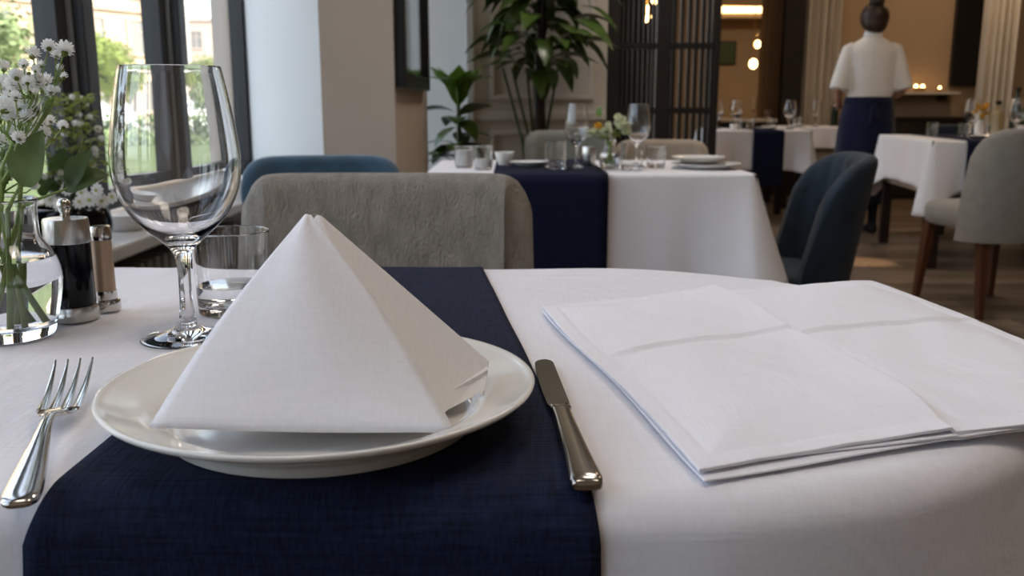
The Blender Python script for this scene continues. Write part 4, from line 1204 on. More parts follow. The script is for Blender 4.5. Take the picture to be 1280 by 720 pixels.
MB().lathe([(0, 0.0068), (0.0272, 0.0088), (0.0323, 0.030), (0.0316, 0.046), (0.030, 0.049), (0, 0.049)], 40).build('water', M['water'], vm)
rs = random.Random(21)
for k, (dx, dy, dz, m, lab) in enumerate(((-0.050, 0.0, 0.118, 'petal_cream', 'cream flower leaning left in the small vase'), (-0.018, -0.015, 0.128, 'petal_cream', 'cream flower in the middle of the small vase'), (0.030, 0.01, 0.150, 'petal_cream', 'tallest cream flower in the small vase'),
                                  (0.045, -0.01, 0.128, 'petal_cream', 'cream flower leaning right in the small vase'), (-0.032, 0.01, 0.140, 'petal_yellow', 'single yellow flower in the small vase'))):
    ft = Vector((0.314 + 0.012 * math.cos(k * 1.3), 2.98 + 0.012 * math.sin(k * 1.3), ZR + 0.012))
    t = thing('cut_flower', lab, 'flower', tuple(ft))
    tip = Vector((0.314 + dx, 2.98 + dy, ZR + dz)) - ft
    nk = Vector((0.314 - 0.006 * math.cos(k * 1.3), 2.98 - 0.006 * math.sin(k * 1.3), ZR + 0.08)) - ft
    MB().tube([(0, 0, 0), nk, nk.lerp(tip, 0.5) + Vector((0, 0, 0.008)), tip], [0.003, 0.0026, 0.002, 0.0016], 6).build('stem', M['stem'], t)
    for q in range(5 if m == 'petal_cream' else 1):
        me = GYP.copy(); me.materials.clear(); me.materials.append(M[m])
        r = rs.uniform(0.010, 0.015)
        obj('blossom', me, None, t, tip + Vector((rs.uniform(-.016, .016), rs.uniform(-.016, .016), rs.uniform(-.014, .012))), (rs.uniform(0, 1.3), rs.uniform(-.5, .5), 0), (r, r, r))
    if k in (0, 3):
        for q in range(3):
            a = rs.uniform(0, 6)
            o = obj('leaf', leaf_mesh(0.035, 0.018, 0.1, 0.2), M['leaf_olive'], t, tip * 0.75); aim(o, (math.cos(a), math.sin(a), 0.4), 0.4)
t = thing('leaf_sprig', 'round green leaf standing above the small vase', 'leaf', (0.314, 2.985, ZR + 0.014))
MB().tube([(0, 0, 0), (-0.006, 0, 0.07), (-0.036, 0.01, 0.152)], [0.002, 0.0016, 0.001], 6).build('stem', M['stem'], t)
o = obj('leaf', leaf_mesh(0.034, 0.030, 0.05, 0.1), M['leaf_bright'], t, (-0.036, 0.01, 0.150)); aim(o, (0.2, -0.1, 1), R(60))

# ---- ware on the right table
def pot_plant(loc, label, n, h, seed, potr=0.04, m='leaf_gloss'):
    rs = random.Random(seed)
    t = thing('potted_herb', label, 'plant', loc)
    MB().lathe([(0, 0), (potr * 0.75, 0), (potr, 0.07), (potr * 0.92, 0.072), (potr * 0.9, 0.06), (0, 0.06)], 24).build('pot', M['porcelain'], t)
    lm = leaf_mesh(0.06, 0.03, 0.1, 0.2, 6); lm.materials.append(M[m])
    for i in range(n):
        a = rs.uniform(0, 2 * PI); z = 0.065 + rs.random() * h
        o = obj('leaf', lm, None, t, (0.012 * math.cos(a), 0.012 * math.sin(a), z)); aim(o, (math.cos(a), math.sin(a), rs.uniform(-0.1, 1.2)), rs.uniform(-.4, .4))
    MB().tube([(0, 0, 0.055), (0, 0, 0.065 + h)], [0.006, 0.004], 6).build('stem', M['stem_dark'], t)
def bottle(loc, label, m, h=0.28, r=0.036):
    t = thing('wine_bottle', label, 'bottle', loc)
    MB().lathe(smooth_prof([(0, 0.002), (r * 0.9, 0), (r, 0.005), (r, h * 0.58), (r * 0.85, h * 0.66), (r * 0.42, h * 0.76), (r * 0.38, h * 0.9), (r * 0.42, h * 0.985)], 2) + [(r * 0.36, h), (0, h)], 28).build('body', M[m], t)
    MB().lathe([(0, h - 0.02), (r * 0.46, h - 0.02), (r * 0.46, h + 0.003), (0, h + 0.004)], 20).build('capsule', M['black_gloss'], t)
put('tumbler', TBM, (2.77, 6.15, ZT), 'clear tumbler at the left of the right table', 'tumbler')
put('wine_glass', WG, (2.96, 6.02, ZT), 'tall wine glass in the middle of the right table', 'wine glass')
put('tumbler', TBM, (2.88, 5.94, ZT), 'clear tumbler just left of the tall wine glass on the right table', 'tumbler')
put('tumbler', TBM, (3.075, 5.98, ZR), 'clear tumbler just right of the tall wine glass on the right table', 'tumbler')
bottle((3.165, 6.10, ZR), 'pale amber bottle on the right table', 'bottle_amber', 0.22, 0.04)
put('wine_glass', WG, (3.16, 5.86, ZR), 'wine glass in front of the amber bottle on the right table', 'wine glass')
pot_plant((3.30, 6.02, ZT), 'small herb in a white pot on the right table', 14, 0.09, 31)
bottle((3.38, 6.28, ZT), 'dark green bottle standing behind the herb pot', 'bottle_green', 0.31)
bottle((3.43, 6.02, ZT), 'dark green bottle at the right edge of the picture', 'bottle_green', 0.31)
pot_plant((3.46, 5.86, ZT), 'second herb pot at the right edge of the picture', 16, 0.08, 37)
put_plate(0.10, (2.90, 5.66, ZR), 'white plate at the front of the right table by the navy runner')
put_plate(0.10, (3.38, 5.55, ZT), 'white plate on the right table behind the grey chair back')
t = thing('yellow_bouquet', 'bunch of yellow flowers on the far side of the right table', 'flower', (3.17, 6.33, ZR))
MB().lathe([(0, 0), (0.03, 0), (0.035, 0.05), (0.022, 0.09), (0.026, 0.1), (0.022, 0.1), (0.018, 0.09), (0.03, 0.05), (0, 0.006)], 24).build('vase', M['porcelain'], t)
YB_ = GYP.copy(); YB_.materials.clear(); YB_.materials.append(M['petal_yellow'])
for i in range(16):
    a = rs.uniform(0, 2 * PI); q = rs.uniform(0.01, 0.06)
    obj('blossom', YB_, None, t, (q * math.cos(a), q * math.sin(a), 0.12 + rs.uniform(0, 0.08)), (rs.uniform(0, 1), rs.uniform(-.5, .5), 0), (0.018,) * 3)
MB().tube([(0, 0, 0.02), (0, 0, 0.15)], 0.012, 6).build('stem', M['stem'], t)

# ---- ware on the far tables and the console
put('wine_glass', WG, (2.29, 7.72, ZT), 'wine glass at the right end of the far table', 'wine glass')
put('wine_glass', WG, (1.89, 7.90, ZT), 'wine glass behind the candle on the far table', 'wine glass')
put('wine_glass', WG, (1.72, 7.85, ZT), 'leftmost wine glass on the far table beside the screen', 'wine glass')
candle_glass((1.965, 7.72, ZR), 'candle glass on the navy runner of the far table', 0.085, 0.038, (0.004, 0.05), 'bottle_amber')
put('white_cup', MB().lathe(cupm, 32).mesh(), (1.81, 7.62, ZT), 'white bowl at the front left of the far table', 'bowl').data.materials.append(M['porcelain'])
put('tumbler', TBM, (1.86, 7.70, ZT), 'tumbler beside the white bowl on the far table', 'tumbler')
put('tumbler', TBM, (2.20, 7.95, ZT), 'tumbler behind the wine glass on the far table', 'tumbler')
put('tumbler', TBM, (2.36, 7.9, ZT), 'tumbler at the right edge of the far table', 'tumbler')
put_plate(0.09, (2.08, 7.62, ZR), 'small plate at the front of the far table')
put('wine_glass', WG, (2.84, 8.75, ZT), 'wine glass on the farthest table left of the waitress', 'wine glass')
bottle((3.05, 8.85, ZT), 'dark bottle on the farthest table beside the waitress', 'bottle_green', 0.3)
put('tumbler', TBM, (2.66, 8.70, ZT), 'left tumbler on the farthest table', 'tumbler')
put('tumbler', TBM, (2.74, 8.95, ZT), 'right tumbler on the farthest table', 'tumbler')
put_plate(0.09, (2.62, 8.60, ZT), 'white plate at the front left of the farthest table')
cs = thing('console_table', 'dark console with a pale top in front of the doorway', 'console', (2.35, 9.55, 0))
MB().box(-0.25, 0.28, -0.2, 0.2, 0.001, 0.78, 0.005).build('body', M['wood_black'], cs, smooth=False)
MB().box(-0.27, 0.30, -0.22, 0.22, 0.7805, 0.81, 0.005).build('top', M['wall_cream'], cs, smooth=False)
put('tumbler', TBM, (2.28, 9.45, 0.8105), 'left tumbler on the console by the doorway', 'tumbler')
put('wine_glass', WGM, (2.45, 9.5, 0.8105), 'wine glass on the console by the doorway', 'wine glass')
put('tumbler', TBM, (2.57, 9.42, 0.8105), 'right tumbler on the console by the doorway', 'tumbler')
sb = thing('sideboard', 'long dark sideboard along the back wall right of the waitress', 'sideboard', (4.45, 9.66, 0))
MB().box(-0.62, 0.95, -0.22, 0.22, 0.001, 0.80, 0.006).build('body', M['wood_black'], sb, smooth=False)
MB().box(-0.64, 0.97, -0.24, 0.24, 0.8005, 0.83, 0.006).build('top', M['wood_dark'], sb, smooth=False)
for k in range(3):
    dd = MB().box(-0.60 + 0.52 * k, -0.10 + 0.52 * k, -0.232, -0.2205, 0.05, 0.77, 0.004).build('door', M['wood_black'], sb, smooth=False)
    MB().box(-0.16 + 0.52 * k, -0.145 + 0.52 * k, -0.25, -0.2325, 0.35, 0.5).build('handle', M['brass'], dd, smooth=False)
sh = thing('wall_shelf', 'stone wall shelf with small lights to the right of the waitress', 'shelf', (4.33, 9.88, 1.08))
MB().box(-0.45, 0.33, -0.12, 0.12, -0.025, 0.0, 0.003).build('board', M['wall_cream'], sh, smooth=False)
for sx in (-0.3, 0.2):
    MB().box(sx - 0.012, sx + 0.012, -0.08, 0.12, -0.09, -0.0252).build('bracket', M['wood_dark'], sh, smooth=False)
for k, (x, s) in enumerate(((4.02, 0.016), (4.23, 0.024), (4.30, 0.024), (4.48, 0.018))):
    t = thing('shelf_candle', ['leftmost', 'second', 'third', 'rightmost'][k] + ' glowing candle on the wall shelf', 'candle', (x, 9.86, 1.0805))
    MB().lathe([(0, 0), (s, 0), (s * 1.1, s * 2.0), (s * 0.95, s * 2.0), (s * 0.85, 0.006), (0, 0.006)], 20).build('holder', M['brass'], t)
    MB().ell((0, 0, s * 2.2), (s * 0.8, s * 0.8, s * 1.0), 10, 6).build('flame', M['bulb'], t)

# ================================================================== waitress
def waitress(loc, rz):
    t = thing('person', 'waitress with a dark hair bun, white shirt and long navy apron, seen from behind', 'person', loc, rz)
    # one continuous body: head, neck, torso, arms with hands, legs, shoes
    mb = MB()
    def ring(cx, cy, z, rx, ry, n=18):
        return [(cx + rx * math.cos(2 * PI * k / n), cy + ry * math.sin(2 * PI * k / n), z) for k in range(n)]
    mb.rings([ring(0, 0, 0.84, 0.15, 0.10), ring(0, 0, 0.92, 0.168, 0.115), ring(0, 0, 1.02, 0.142, 0.098), ring(0, 0.0, 1.14, 0.14, 0.10), ring(0, 0.0, 1.28, 0.158, 0.105), ring(0, 0.0, 1.37, 0.140, 0.082), ring(0, 0.0, 1.42, 0.09, 0.058), ring(0, 0.005, 1.465, 0.06, 0.055), ring(0, 0.012, 1.50, 0.05, 0.05), ring(0, 0.02, 1.55, 0.048, 0.05)])
    HX, HZ = 0.012, 1.598
    mb.ell((HX, 0.03, HZ), (0.080, 0.098, 0.116), 22, 16)
    mb.ell((HX + 0.022, 0.065, HZ - 0.055), (0.052, 0.058, 0.06), 16, 10)        # jaw, turned to the right
    fx, fy = math.sin(R(28)), math.cos(R(28))
    mb.ell((HX + fx * 0.095, 0.03 + fy * 0.095, HZ - 0.012), (0.012, 0.015, 0.022), 10, 8)   # nose
    mb.ell((HX + fx * 0.084, 0.03 + fy * 0.088, HZ - 0.058), (0.020, 0.012, 0.009), 10, 6)   # lips
    for s in (-1, 1):
        mb.ell((HX + s * 0.074 * fy, 0.025 - s * 0.074 * fx, HZ - 0.005), (0.012, 0.020, 0.030), 10, 8)   # ears
        sh_ = Vector((s * 0.170, 0.0, 1.395)); el = Vector((s * 0.238, -0.045, 1.105)); wr = Vector((s * 0.185, 0.15, 0.985))
        mb.tube([sh_, sh_.lerp(el, 0.3), sh_.lerp(el, 0.75), el, el.lerp(wr, 0.25), el.lerp(wr, 0.7), wr], [0.034, 0.038, 0.038, 0.038, 0.038, 0.031, 0.026], 12)
        mb.ell((s * 0.165, 0.0, 1.395), (0.034, 0.034, 0.032), 14, 8)
        # hand: palm, four fingers, thumb
        hd = Vector((-s * 0.35, 0.9, -0.25)).normalized(); side = Vector((0.9 * -s * -1, 0.35, 0)).normalized(); dn = hd.cross(side).normalized()
        pc = wr + hd * 0.045
        mb.tube([wr, pc, wr + hd * 0.085], [0.024, 0.030, 0.027], 10)
        for q in range(4):
            b = wr + hd * 0.078 + side * (0.021 * (q - 1.5) * 0.8)
            ln = (0.062, 0.072, 0.068, 0.052)[q]
            k1 = b + hd * ln * 0.5; k2 = k1 + (hd * 0.6 + Vector((0, 0, -0.8))).normalized() * ln * 0.5
            mb.tube([b, k1, k2], [0.0092, 0.0085, 0.0072], 8)
        tb = wr + hd * 0.025 + side * (-s * 0.022); mb.tube([tb, tb + side * (-s * 0.022) + hd * 0.025, tb + side * (-s * 0.026) + hd * 0.05], [0.011, 0.0095, 0.008], 8)
        # leg and shoe
        hp = Vector((s * 0.085, 0, 0.88)); kn = Vector((s * 0.088, 0.012, 0.48)); an = Vector((s * 0.09, -0.01, 0.085))
        mb.tube([hp, hp.lerp(kn, 0.4), kn, kn.lerp(an, 0.3), kn.lerp(an, 0.8), an], [0.088, 0.076, 0.055, 0.052, 0.036, 0.034], 14)
        mb.rings([[(s * 0.09 + 0.036 * math.cos(2 * PI * k / 12) * w_, y_, max(0.004, h_ * (0.5 + 0.5 * math.sin(2 * PI * k / 12)))) for k in range(12)] for (y_, w_, h_) in ((-0.075, 0.5, 0.05), (-0.06, 0.95, 0.085), (-0.01, 1.0, 0.10), (0.05, 1.05, 0.075), (0.11, 1.15, 0.05), (0.155, 0.95, 0.04), (0.175, 0.5, 0.025))])
    body = bake_remesh(mb, 0.0075, 4)
    body.materials.append(M['skin']); body.materials.append(M['trouser'])
    for p in body.polygons:
        if p.center.z < 0.95 and abs(p.center.x) < 0.2 and p.center.y < 0.12 or p.center.z < 0.5: p.material_index = 1
    obj('body', body, None, t)
    # eyes on the face (turned away from us)
    for s in (-1, 1):
        ex = HX + fx * 0.082 + s * 0.030 * fy; ey = 0.03 + fy * 0.080 - s * 0.030 * fx
        MB().ell((ex, ey, HZ + 0.004), (0.012, 0.012, 0.010), 10, 6).build('eye', M['hair'], t)
    # shirt
    mb = MB()
    mb.rings([ring(0, 0, 0.98, 0.163, 0.118), ring(0, 0, 1.05, 0.172, 0.128), ring(0, 0, 1.16, 0.178, 0.130), ring(0, 0, 1.28, 0.188, 0.128), ring(0, 0.0, 1.37, 0.192, 0.112), ring(0, 0.0, 1.42, 0.155, 0.092), ring(0, 0.004, 1.455, 0.095, 0.075), ring(0, 0.006, 1.475, 0.064, 0.062)])
    for s in (-1, 1):
        sh_ = Vector((s * 0.165, 0.0, 1.385)); el = Vector((s * 0.243, -0.045, 1.085))
        mb.tube([sh_ + Vector((-s * 0.03, 0, 0.01)), sh_, sh_.lerp(el, 0.35), sh_.lerp(el, 0.7), el], [0.046, 0.054, 0.060, 0.064, 0.065], 16)
        mb.ell((s * 0.158, 0.0, 1.372), (0.058, 0.060, 0.050), 14, 8)
    shm = bake_remesh(mb, 0.010, 5); obj('shirt', shm, M['shirt'], t)
    MB().rings([[(0.0 + rx * math.cos(2 * PI * k / 24), 0.010 + ry * math.sin(2 * PI * k / 24), z + 0.012 * math.sin(2 * PI * k / 24) * -1) for k in range(24)] for (z, rx, ry) in ((1.462, 0.078, 0.070), (1.475, 0.068, 0.066), (1.515, 0.060, 0.060), (1.518, 0.056, 0.056), (1.47, 0.052, 0.052))], cap=False).build('collar', M['shirt'], t)
    # apron: long wrap skirt with waistband and tie
    rows = []
    for (z, rx, ry) in ((1.025, 0.168, 0.124), (0.98, 0.178, 0.134), (0.90, 0.198, 0.150), (0.75, 0.214, 0.160), (0.55, 0.222, 0.165), (0.38, 0.222, 0.166), (0.235, 0.220, 0.165)):
        k_ = (1.025 - z) / 0.8
        rows.append([((rx + 0.012 * k_ * math.sin(7 * a + 1)) * math.cos(a), (ry + 0.012 * k_ * math.sin(7 * a + 1)) * math.sin(a), z) for a in [2 * PI * q / 56 for q in range(56)]])
    ap = MB().rings(rows, cap=False).build('apron', M['apron'], t, angle=0); solid(ap, 0.004)
    MB().rings([[(rx * math.cos(2 * PI * q / 40), ry * math.sin(2 * PI * q / 40), z) for q in range(40)] for (z, rx, ry) in ((0.985, 0.180, 0.136), (0.99, 0.183, 0.139), (1.03, 0.174, 0.130), (1.035, 0.168, 0.124))], cap=False).build('waistband', M['apron'], t)
    tie = MB(); tie.ell((0, -0.140, 1.008), (0.022, 0.012, 0.016), 10, 6); tie.tube([(0, -0.142, 1.0), (-0.012, -0.158, 0.93), (-0.02, -0.165, 0.83)], [0.012, 0.014, 0.016], 8); tie.tube([(0, -0.142, 1.0), (0.018, -0.158, 0.95), (0.026, -0.165, 0.87)], [0.012, 0.014, 0.016], 8)
    tie.tube([(0, -0.142, 1.01), (-0.045, -0.155, 1.02), (-0.05, -0.152, 0.985), (0, -0.145, 1.005)], 0.008, 8); tie.tube([(0, -0.142, 1.01), (0.045, -0.155, 1.02), (0.05, -0.152, 0.985), (0, -0.145, 1.005)], 0.008, 8)
    obj('apron_tie', bake_remesh(tie, 0.005, 2), M['apron'], t)
    # hair: cap and bun
    hb = MB(); hb.ell((HX - 0.008, 0.012, HZ + 0.018), (0.104, 0.108, 0.112), 22, 16); hb.ell((HX - 0.01, -0.03, HZ - 0.03), (0.088, 0.066, 0.075), 16, 10)
    hb.ell((HX - 0.015, -0.045, HZ + 0.128), (0.058, 0.052, 0.044), 16, 10); hb.ell((HX - 0.035, -0.04, HZ + 0.135), (0.028, 0.028, 0.024), 12, 8); hb.ell((HX + 0.006, -0.055, HZ + 0.13), (0.028, 0.028, 0.024), 12, 8)
    obj('hair', bake_remesh(hb, 0.006, 3), M['hair'], t)
    return t
waitress((2.635, 6.94, 0.0), R(-6)).scale = (0.975, 0.975, 0.975)

# ================================================================== indoor plants
def leaf_variants(sizes, m, curl, fold, droop):
    out = []
    for (l, w) in sizes:
        me = leaf_mesh(l, w, curl, fold, 9, droop); me.materials.append(M[m]); out.append(me)
    return out
rs = random.Random(41)
tp = thing('tall_plant', 'tall indoor tree with drooping glossy leaves against the panelled wall', 'plant', (0.15, 5.12, 0))
MB().lathe(smooth_prof([(0, 0.001), (0.13, 0.001), (0.15, 0.02), (0.18, 0.30), (0.185, 0.34)], 2) + [(0.172, 0.34), (0.165, 0.30), (0, 0.30)], 32).build('pot', M['terracotta'], tp)
MB().lathe([(0, 0.302), (0.164, 0.302), (0.1, 0.312), (0, 0.315)], 24).build('soil', M['soil'], tp)
MB().tube([(0, 0, 0.30), (0.008, 0.0, 0.7), (-0.004, 0.0, 1.05), (0.01, 0, 1.5), (0, 0, 1.9)], [0.036, 0.034, 0.032, 0.025, 0.015], 12).build('trunk', M['wood_dark'], tp)
for (x0, x1) in ((-0.05, -0.15), (-0.03, -0.07), (0.03, 0.10), (-0.09, -0.20)):
    MB().tube([(x0 * 0.6, 0.02, 0.30), (x0, 0.0, 0.75), (x1, 0.02, 1.15)], [0.010, 0.009, 0.006], 8).build('branch', M['stem_dark'], tp)
LV = leaf_variants(((0.24, 0.092), (0.21, 0.085), (0.26, 0.098)), 'leaf_gloss', 0.06, 0.15, 0.35)
for i in range(175):
    a = rs.uniform(0, 2 * PI); h = rs.random()
    z = 1.13 + 0.80 * h
    rr = (0.04 + 0.17 * rs.random()) * (1.15 - 0.3 * abs(h - 0.35))
    el = rs.uniform(-0.75, 0.35)
    o = obj('leaf', LV[i % 3], None, tp, (rr * math.cos(a), rr * math.sin(a), z))
    aim(o, (math.cos(a), math.sin(a), el), rs.uniform(-0.35, 0.35))
MBr = MB()
for i in range(26):
    a = rs.uniform(0, 2 * PI); z = 1.1 + 0.75 * rs.random(); rr = 0.17
    MBr = MB().tube([(0, 0, z - 0.06), (rr * 0.6 * math.cos(a), rr * 0.6 * math.sin(a), z + 0.02), (rr * math.cos(a), rr * math.sin(a), z)], [0.006, 0.004, 0.003], 5)
    MBr.build('twig', M['stem_dark'], tp)
sp_ = thing('broad_leaf_plant', 'low plant with broad upright green leaves beside the pier', 'plant', (-0.30, 5.24, 0))
MB().lathe(smooth_prof([(0, 0.001), (0.10, 0.001), (0.12, 0.02), (0.145, 0.40), (0.15, 0.44)], 2) + [(0.138, 0.44), (0.13, 0.41), (0, 0.41)], 32).build('pot', M['terracotta'], sp_)
MB().lathe([(0, 0.412), (0.128, 0.412), (0.08, 0.42), (0, 0.42)], 24).build('soil', M['soil'], sp_)
MB().tube([(0, 0, 0.41), (0.005, 0, 0.7), (0, 0, 0.98)], [0.02, 0.017, 0.010], 10).build('stem', M['stem_dark'], sp_)
LB = leaf_variants(((0.25, 0.12), (0.22, 0.11)), 'leaf_bright', 0.05, 0.10, 0.12)
LD = leaf_variants(((0.23, 0.12), (0.19, 0.10)), 'leaf_gloss', 0.05, 0.12, 0.25)
for i in range(16):
    a = 2 * PI * i / 16 + rs.uniform(-.2, .2)
    o = obj('leaf', LB[i % 2], None, sp_, (0.012 * math.cos(a), 0.012 * math.sin(a), 0.95 + 0.05 * (i % 3)))
    aim(o, (math.cos(a), math.sin(a), (2.2, 1.0, 0.35)[i % 3]), rs.uniform(-.2, .2))
for i in range(26):
    a = rs.uniform(0, 2 * PI); z = 0.55 + 0.38 * rs.random()
    o = obj('leaf', LD[i % 2], None, sp_, (0.015 * math.cos(a), 0.015 * math.sin(a), z))
    aim(o, (math.cos(a), math.sin(a), rs.uniform(-0.5, 0.5)), rs.uniform(-.3, .3))

# ================================================================== pieces on the walls
mr = thing('wall_mirror', 'black framed mirror hanging on the side of the beige pier', 'mirror', (-0.45, 4.2, 1.02))
mb = MB()
y0, y1, z1 = -0.57, 0.52, 1.15
mb.box(0.0005, 0.04, y0, y0 + 0.06, 0, z1, 0.004); mb.box(0.0005, 0.04, y1 - 0.06, y1, 0, z1, 0.004)
mb.box(0.0008, 0.038, y0 + 0.05, y1 - 0.05, 0, 0.06, 0.004); mb.box(0.0008, 0.038, y0 + 0.05, y1 - 0.05, z1 - 0.06, z1, 0.004)
mb.build('frame', M['frame_black'], mr, smooth=False)
MB().box(0.001, 0.018, y0 + 0.055, y1 - 0.055, 0.055, z1 - 0.055).build('mirror_glass', M['mirror'], mr, smooth=False)

scr = thing('slatted_screen', 'dark timber screen of vertical slats beside the panelled wall', 'screen', (0.568, 5.68, 0))
H = 3.15
for (x0, x1, dp) in ((0.0, 0.075, 0.05), (0.295, 0.375, 0.05), (0.625, 0.668, 0.05)):
    MB().box(x0, x1, -dp, dp, 0.001, H, 0.004).build('post', M['wood_black'], scr, smooth=False)
for z in (0.05, 0.90, 1.28, 2.3):
    MB().box(0.076, 0.294, -0.018, 0.018, z, z + 0.035).build('rail', M['wood_black'], scr, smooth=False)
    MB().box(0.376, 0.624, -0.018, 0.018, z, z + 0.035).build('rail', M['wood_black'], scr, smooth=False)
sl = MB().box(-0.0065, 0.0065, -0.014, 0.014, 0.0, H - 0.05).mesh(False); sl.materials.append(M['wood_black'])
sl2 = MB().box(-0.0105, 0.0105, -0.02, 0.02, 0.0, H - 0.05).mesh(False); sl2.materials.append(M['wood_black'])
for x in (0.098, 0.128, 0.158, 0.19, 0.22, 0.25, 0.275):
    obj('slat', sl, None, scr, (x, 0.0, 0.002))
for x in (0.40, 0.445, 0.49, 0.53, 0.57, 0.605):
    obj('slat', sl2, None, scr, (x, 0.0, 0.002))

def chandelier(loc, label, spots, drop):
    t = thing('pendant_light', label, 'pendant light', loc)
    MB().tube([(0, 0, 0), (0, 0, -drop)], 0.006, 8).build('rod', M['brass'], t)
    MB().lathe([(0, 0), (0.06, 0), (0.06, -0.02), (0, -0.025)], 24).build('canopy', M['brass'], t)
    for (x, y, z, r) in spots:
        MB().tube([(0, 0, -drop + 0.002), (x * 0.8, y, (z - drop) * 0.5 + z * 0.0 - drop * 0.5 + 0.0), (x, y, z + r)] if False else [(0, 0, -drop + 0.002), (x, y, -drop + 0.01), (x, y, z + r * 0.9)], 0.004, 6).build('arm', M['brass'], t)
        MB().ell((x, y, z), (r, r, r * 1.2), 12, 8).build('bulb', M['bulb'], t)
# ceiling is at ZC
chandelier((1.06, 7.4, ZC), 'brass pendant with warm bulbs behind the slatted screen', ((0.045, 0.0, -1.45, 0.032), (-0.01, 0.05, -1.52, 0.026), (-0.025, -0.02, -1.60, 0.02), (0.0, 0.0, -1.58, 0.02), (0.10, 0.04, -1.40, 0.03)), 1.25)
chandelier((3.57, 14.0, ZC), 'warm pendant lamp in the room beyond the doorway', ((0.0, 0.0, -1.66, 0.06), (0.05, 0.0, -1.38, 0.045)), 1.25)

# timber post and curtains at the doorway
tag(MB().box(2.65, 2.80, 9.86, 10.0, 0, ZC, 0.004).build('trim_2', M['wood_brown'], smooth=False), kind='structure')
tag(MB().box(2.80, 3.01, 9.78, 10.0, 0, ZC, 0.004).build('trim_3', M['wood_black'], smooth=False), kind='structure')
def curtain(x0, x1, y, label, folds, m='curtain', z0=0.02):
    def fn_(u, v):
        x = x0 + (x1 - x0) * u
        return (x + 0.008 * math.sin(v * 3 + u * 20), y + (0.035 + 0.012 * (1 - v)) * math.sin(u * folds * 2 * PI + 0.4 * math.sin(v * 4)), z0 + (ZC - 0.06 - z0) * v)
    v, f = grid_mesh(fn_, folds * 12, 14)
    o = obj('curtain', mesh_from(v, f, True, 0), M[m]); solid(o, 0.004, 0)
    return tag(o, label, 'curtain')
curtain(3.02, 3.40, 9.86, 'cream curtain on the back wall left of the waitress', 5)
curtain(4.58, 4.92, 9.28, 'pale pleated curtain at the back behind the bottles', 5)
bp_ = thing('dark_wall_panel', 'tall black panel on the back wall beside the pale curtain', 'panel', (4.785, 9.985, 1.14))
MB().box(-0.16, 0.16, -0.05, 0.012, 0.0, 2.0, 0.004).build('board', M['frame_black'], bp_, smooth=False)
# far room pieces
fp = thing('framed_picture', 'dim green picture on the far wall beyond the doorway', 'picture', (3.68, 16.39, 1.62))
MB().box(-0.19, 0.19, -0.03, 0.0, 0, 0.40, 0.004).build('frame', M['wood_dark'], fp, smooth=False)
MB().box(-0.165, 0.165, -0.036, -0.0305, 0.03, 0.37).build('canvas', M['leaf_dark'], fp, smooth=False)
ls = thing('ceiling_light_strip', 'glowing warm light strip on the bulkhead beyond the doorway', 'light strip', (4.0, 15.89, 2.44))
MB().box(-0.75, 0.9, -0.035, -0.001, 0.0, 0.10, 0.004).build('diffuser', M['strip'], ls, smooth=False)
MB().box(-0.77, 0.92, -0.03, 0.008, 0.101, 0.125).build('channel', M['brass'], ls, smooth=False)

# ================================================================== outside
gnd = tag(MB().box(-160, -1.5, -60, 220, -0.5, -0.35).build('ground_outside', M['asphalt'], smooth=False), kind='structure')
tag(MB().box(-40, -6.0, 8, 45, -0.36, -0.33).build('ground_lawn', M['lawn'], smooth=False), kind='structure')
def tree(loc, r, h, label, m, seed, n=2600):
    rs = random.Random(seed)
    t = thing('street_tree', label, 'tree', loc)
    MB().tube([(0, 0, 0), (0.03, 0, h * 0.35), (0, 0.02, h * 0.7)], [0.16 * r / 1.3, 0.11 * r / 1.3, 0.05 * r / 1.3], 10).build('trunk', M['bark'], t)
    mb = MB()
    lobes = [(rs.uniform(-.5, .5) * r, rs.uniform(-.5, .5) * r, h * 0.62 + rs.uniform(-.45, .55) * r, r * rs.uniform(0.45, 0.7)) for _ in range(9)]
    for i in range(n):
        lx, ly, lz, lr = rs.choice(lobes)
        d = Vector((rs.gauss(0, 1), rs.gauss(0, 1), rs.gauss(0, 1))).normalized()
        c = Vector((lx, ly, lz)) + d * lr * (0.6 + 0.4 * rs.random())
        nrm = (d + Vector((rs.uniform(-.7, .7), rs.uniform(-.7, .7), rs.uniform(-.7, .7)))).normalized()
        a = nrm.cross(Vector((0, 0, 1))).normalized(); b = nrm.cross(a)
        s = r * rs.uniform(0.05, 0.085)
        mb.add([c - a * s, c + b * s * 0.6, c + a * s, c - b * s * 0.6], [(0, 1, 2, 3)])
    tag(obj('crown', mesh_from(mb.v, mb.f, False), M[m], t), kind='stuff')
    return t
tree((-16.8, 40, -0.33), 1.55, 4.4, 'sunlit yellow green tree behind the middle window pane', 'tree_leaf', 1)
tree((-19.4, 60, -0.35), 1.35, 5.2, 'small sunlit tree behind the right window pane', 'tree_leaf', 2)
tree((-19.0, 34, -0.33), 2.0, 5.2, 'grey green tree behind the left window pane', 'tree_leaf2', 3)
tree((-12.6, 24, -0.33), 1.0, 1.9, 'low round bush on the lawn outside the window', 'tree_leaf2', 4, 1400)
tree((-10.6, 34.5, -0.33), 1.1, 2.1, 'low bush outside near the right end of the window', 'tree_leaf2', 6, 1400)
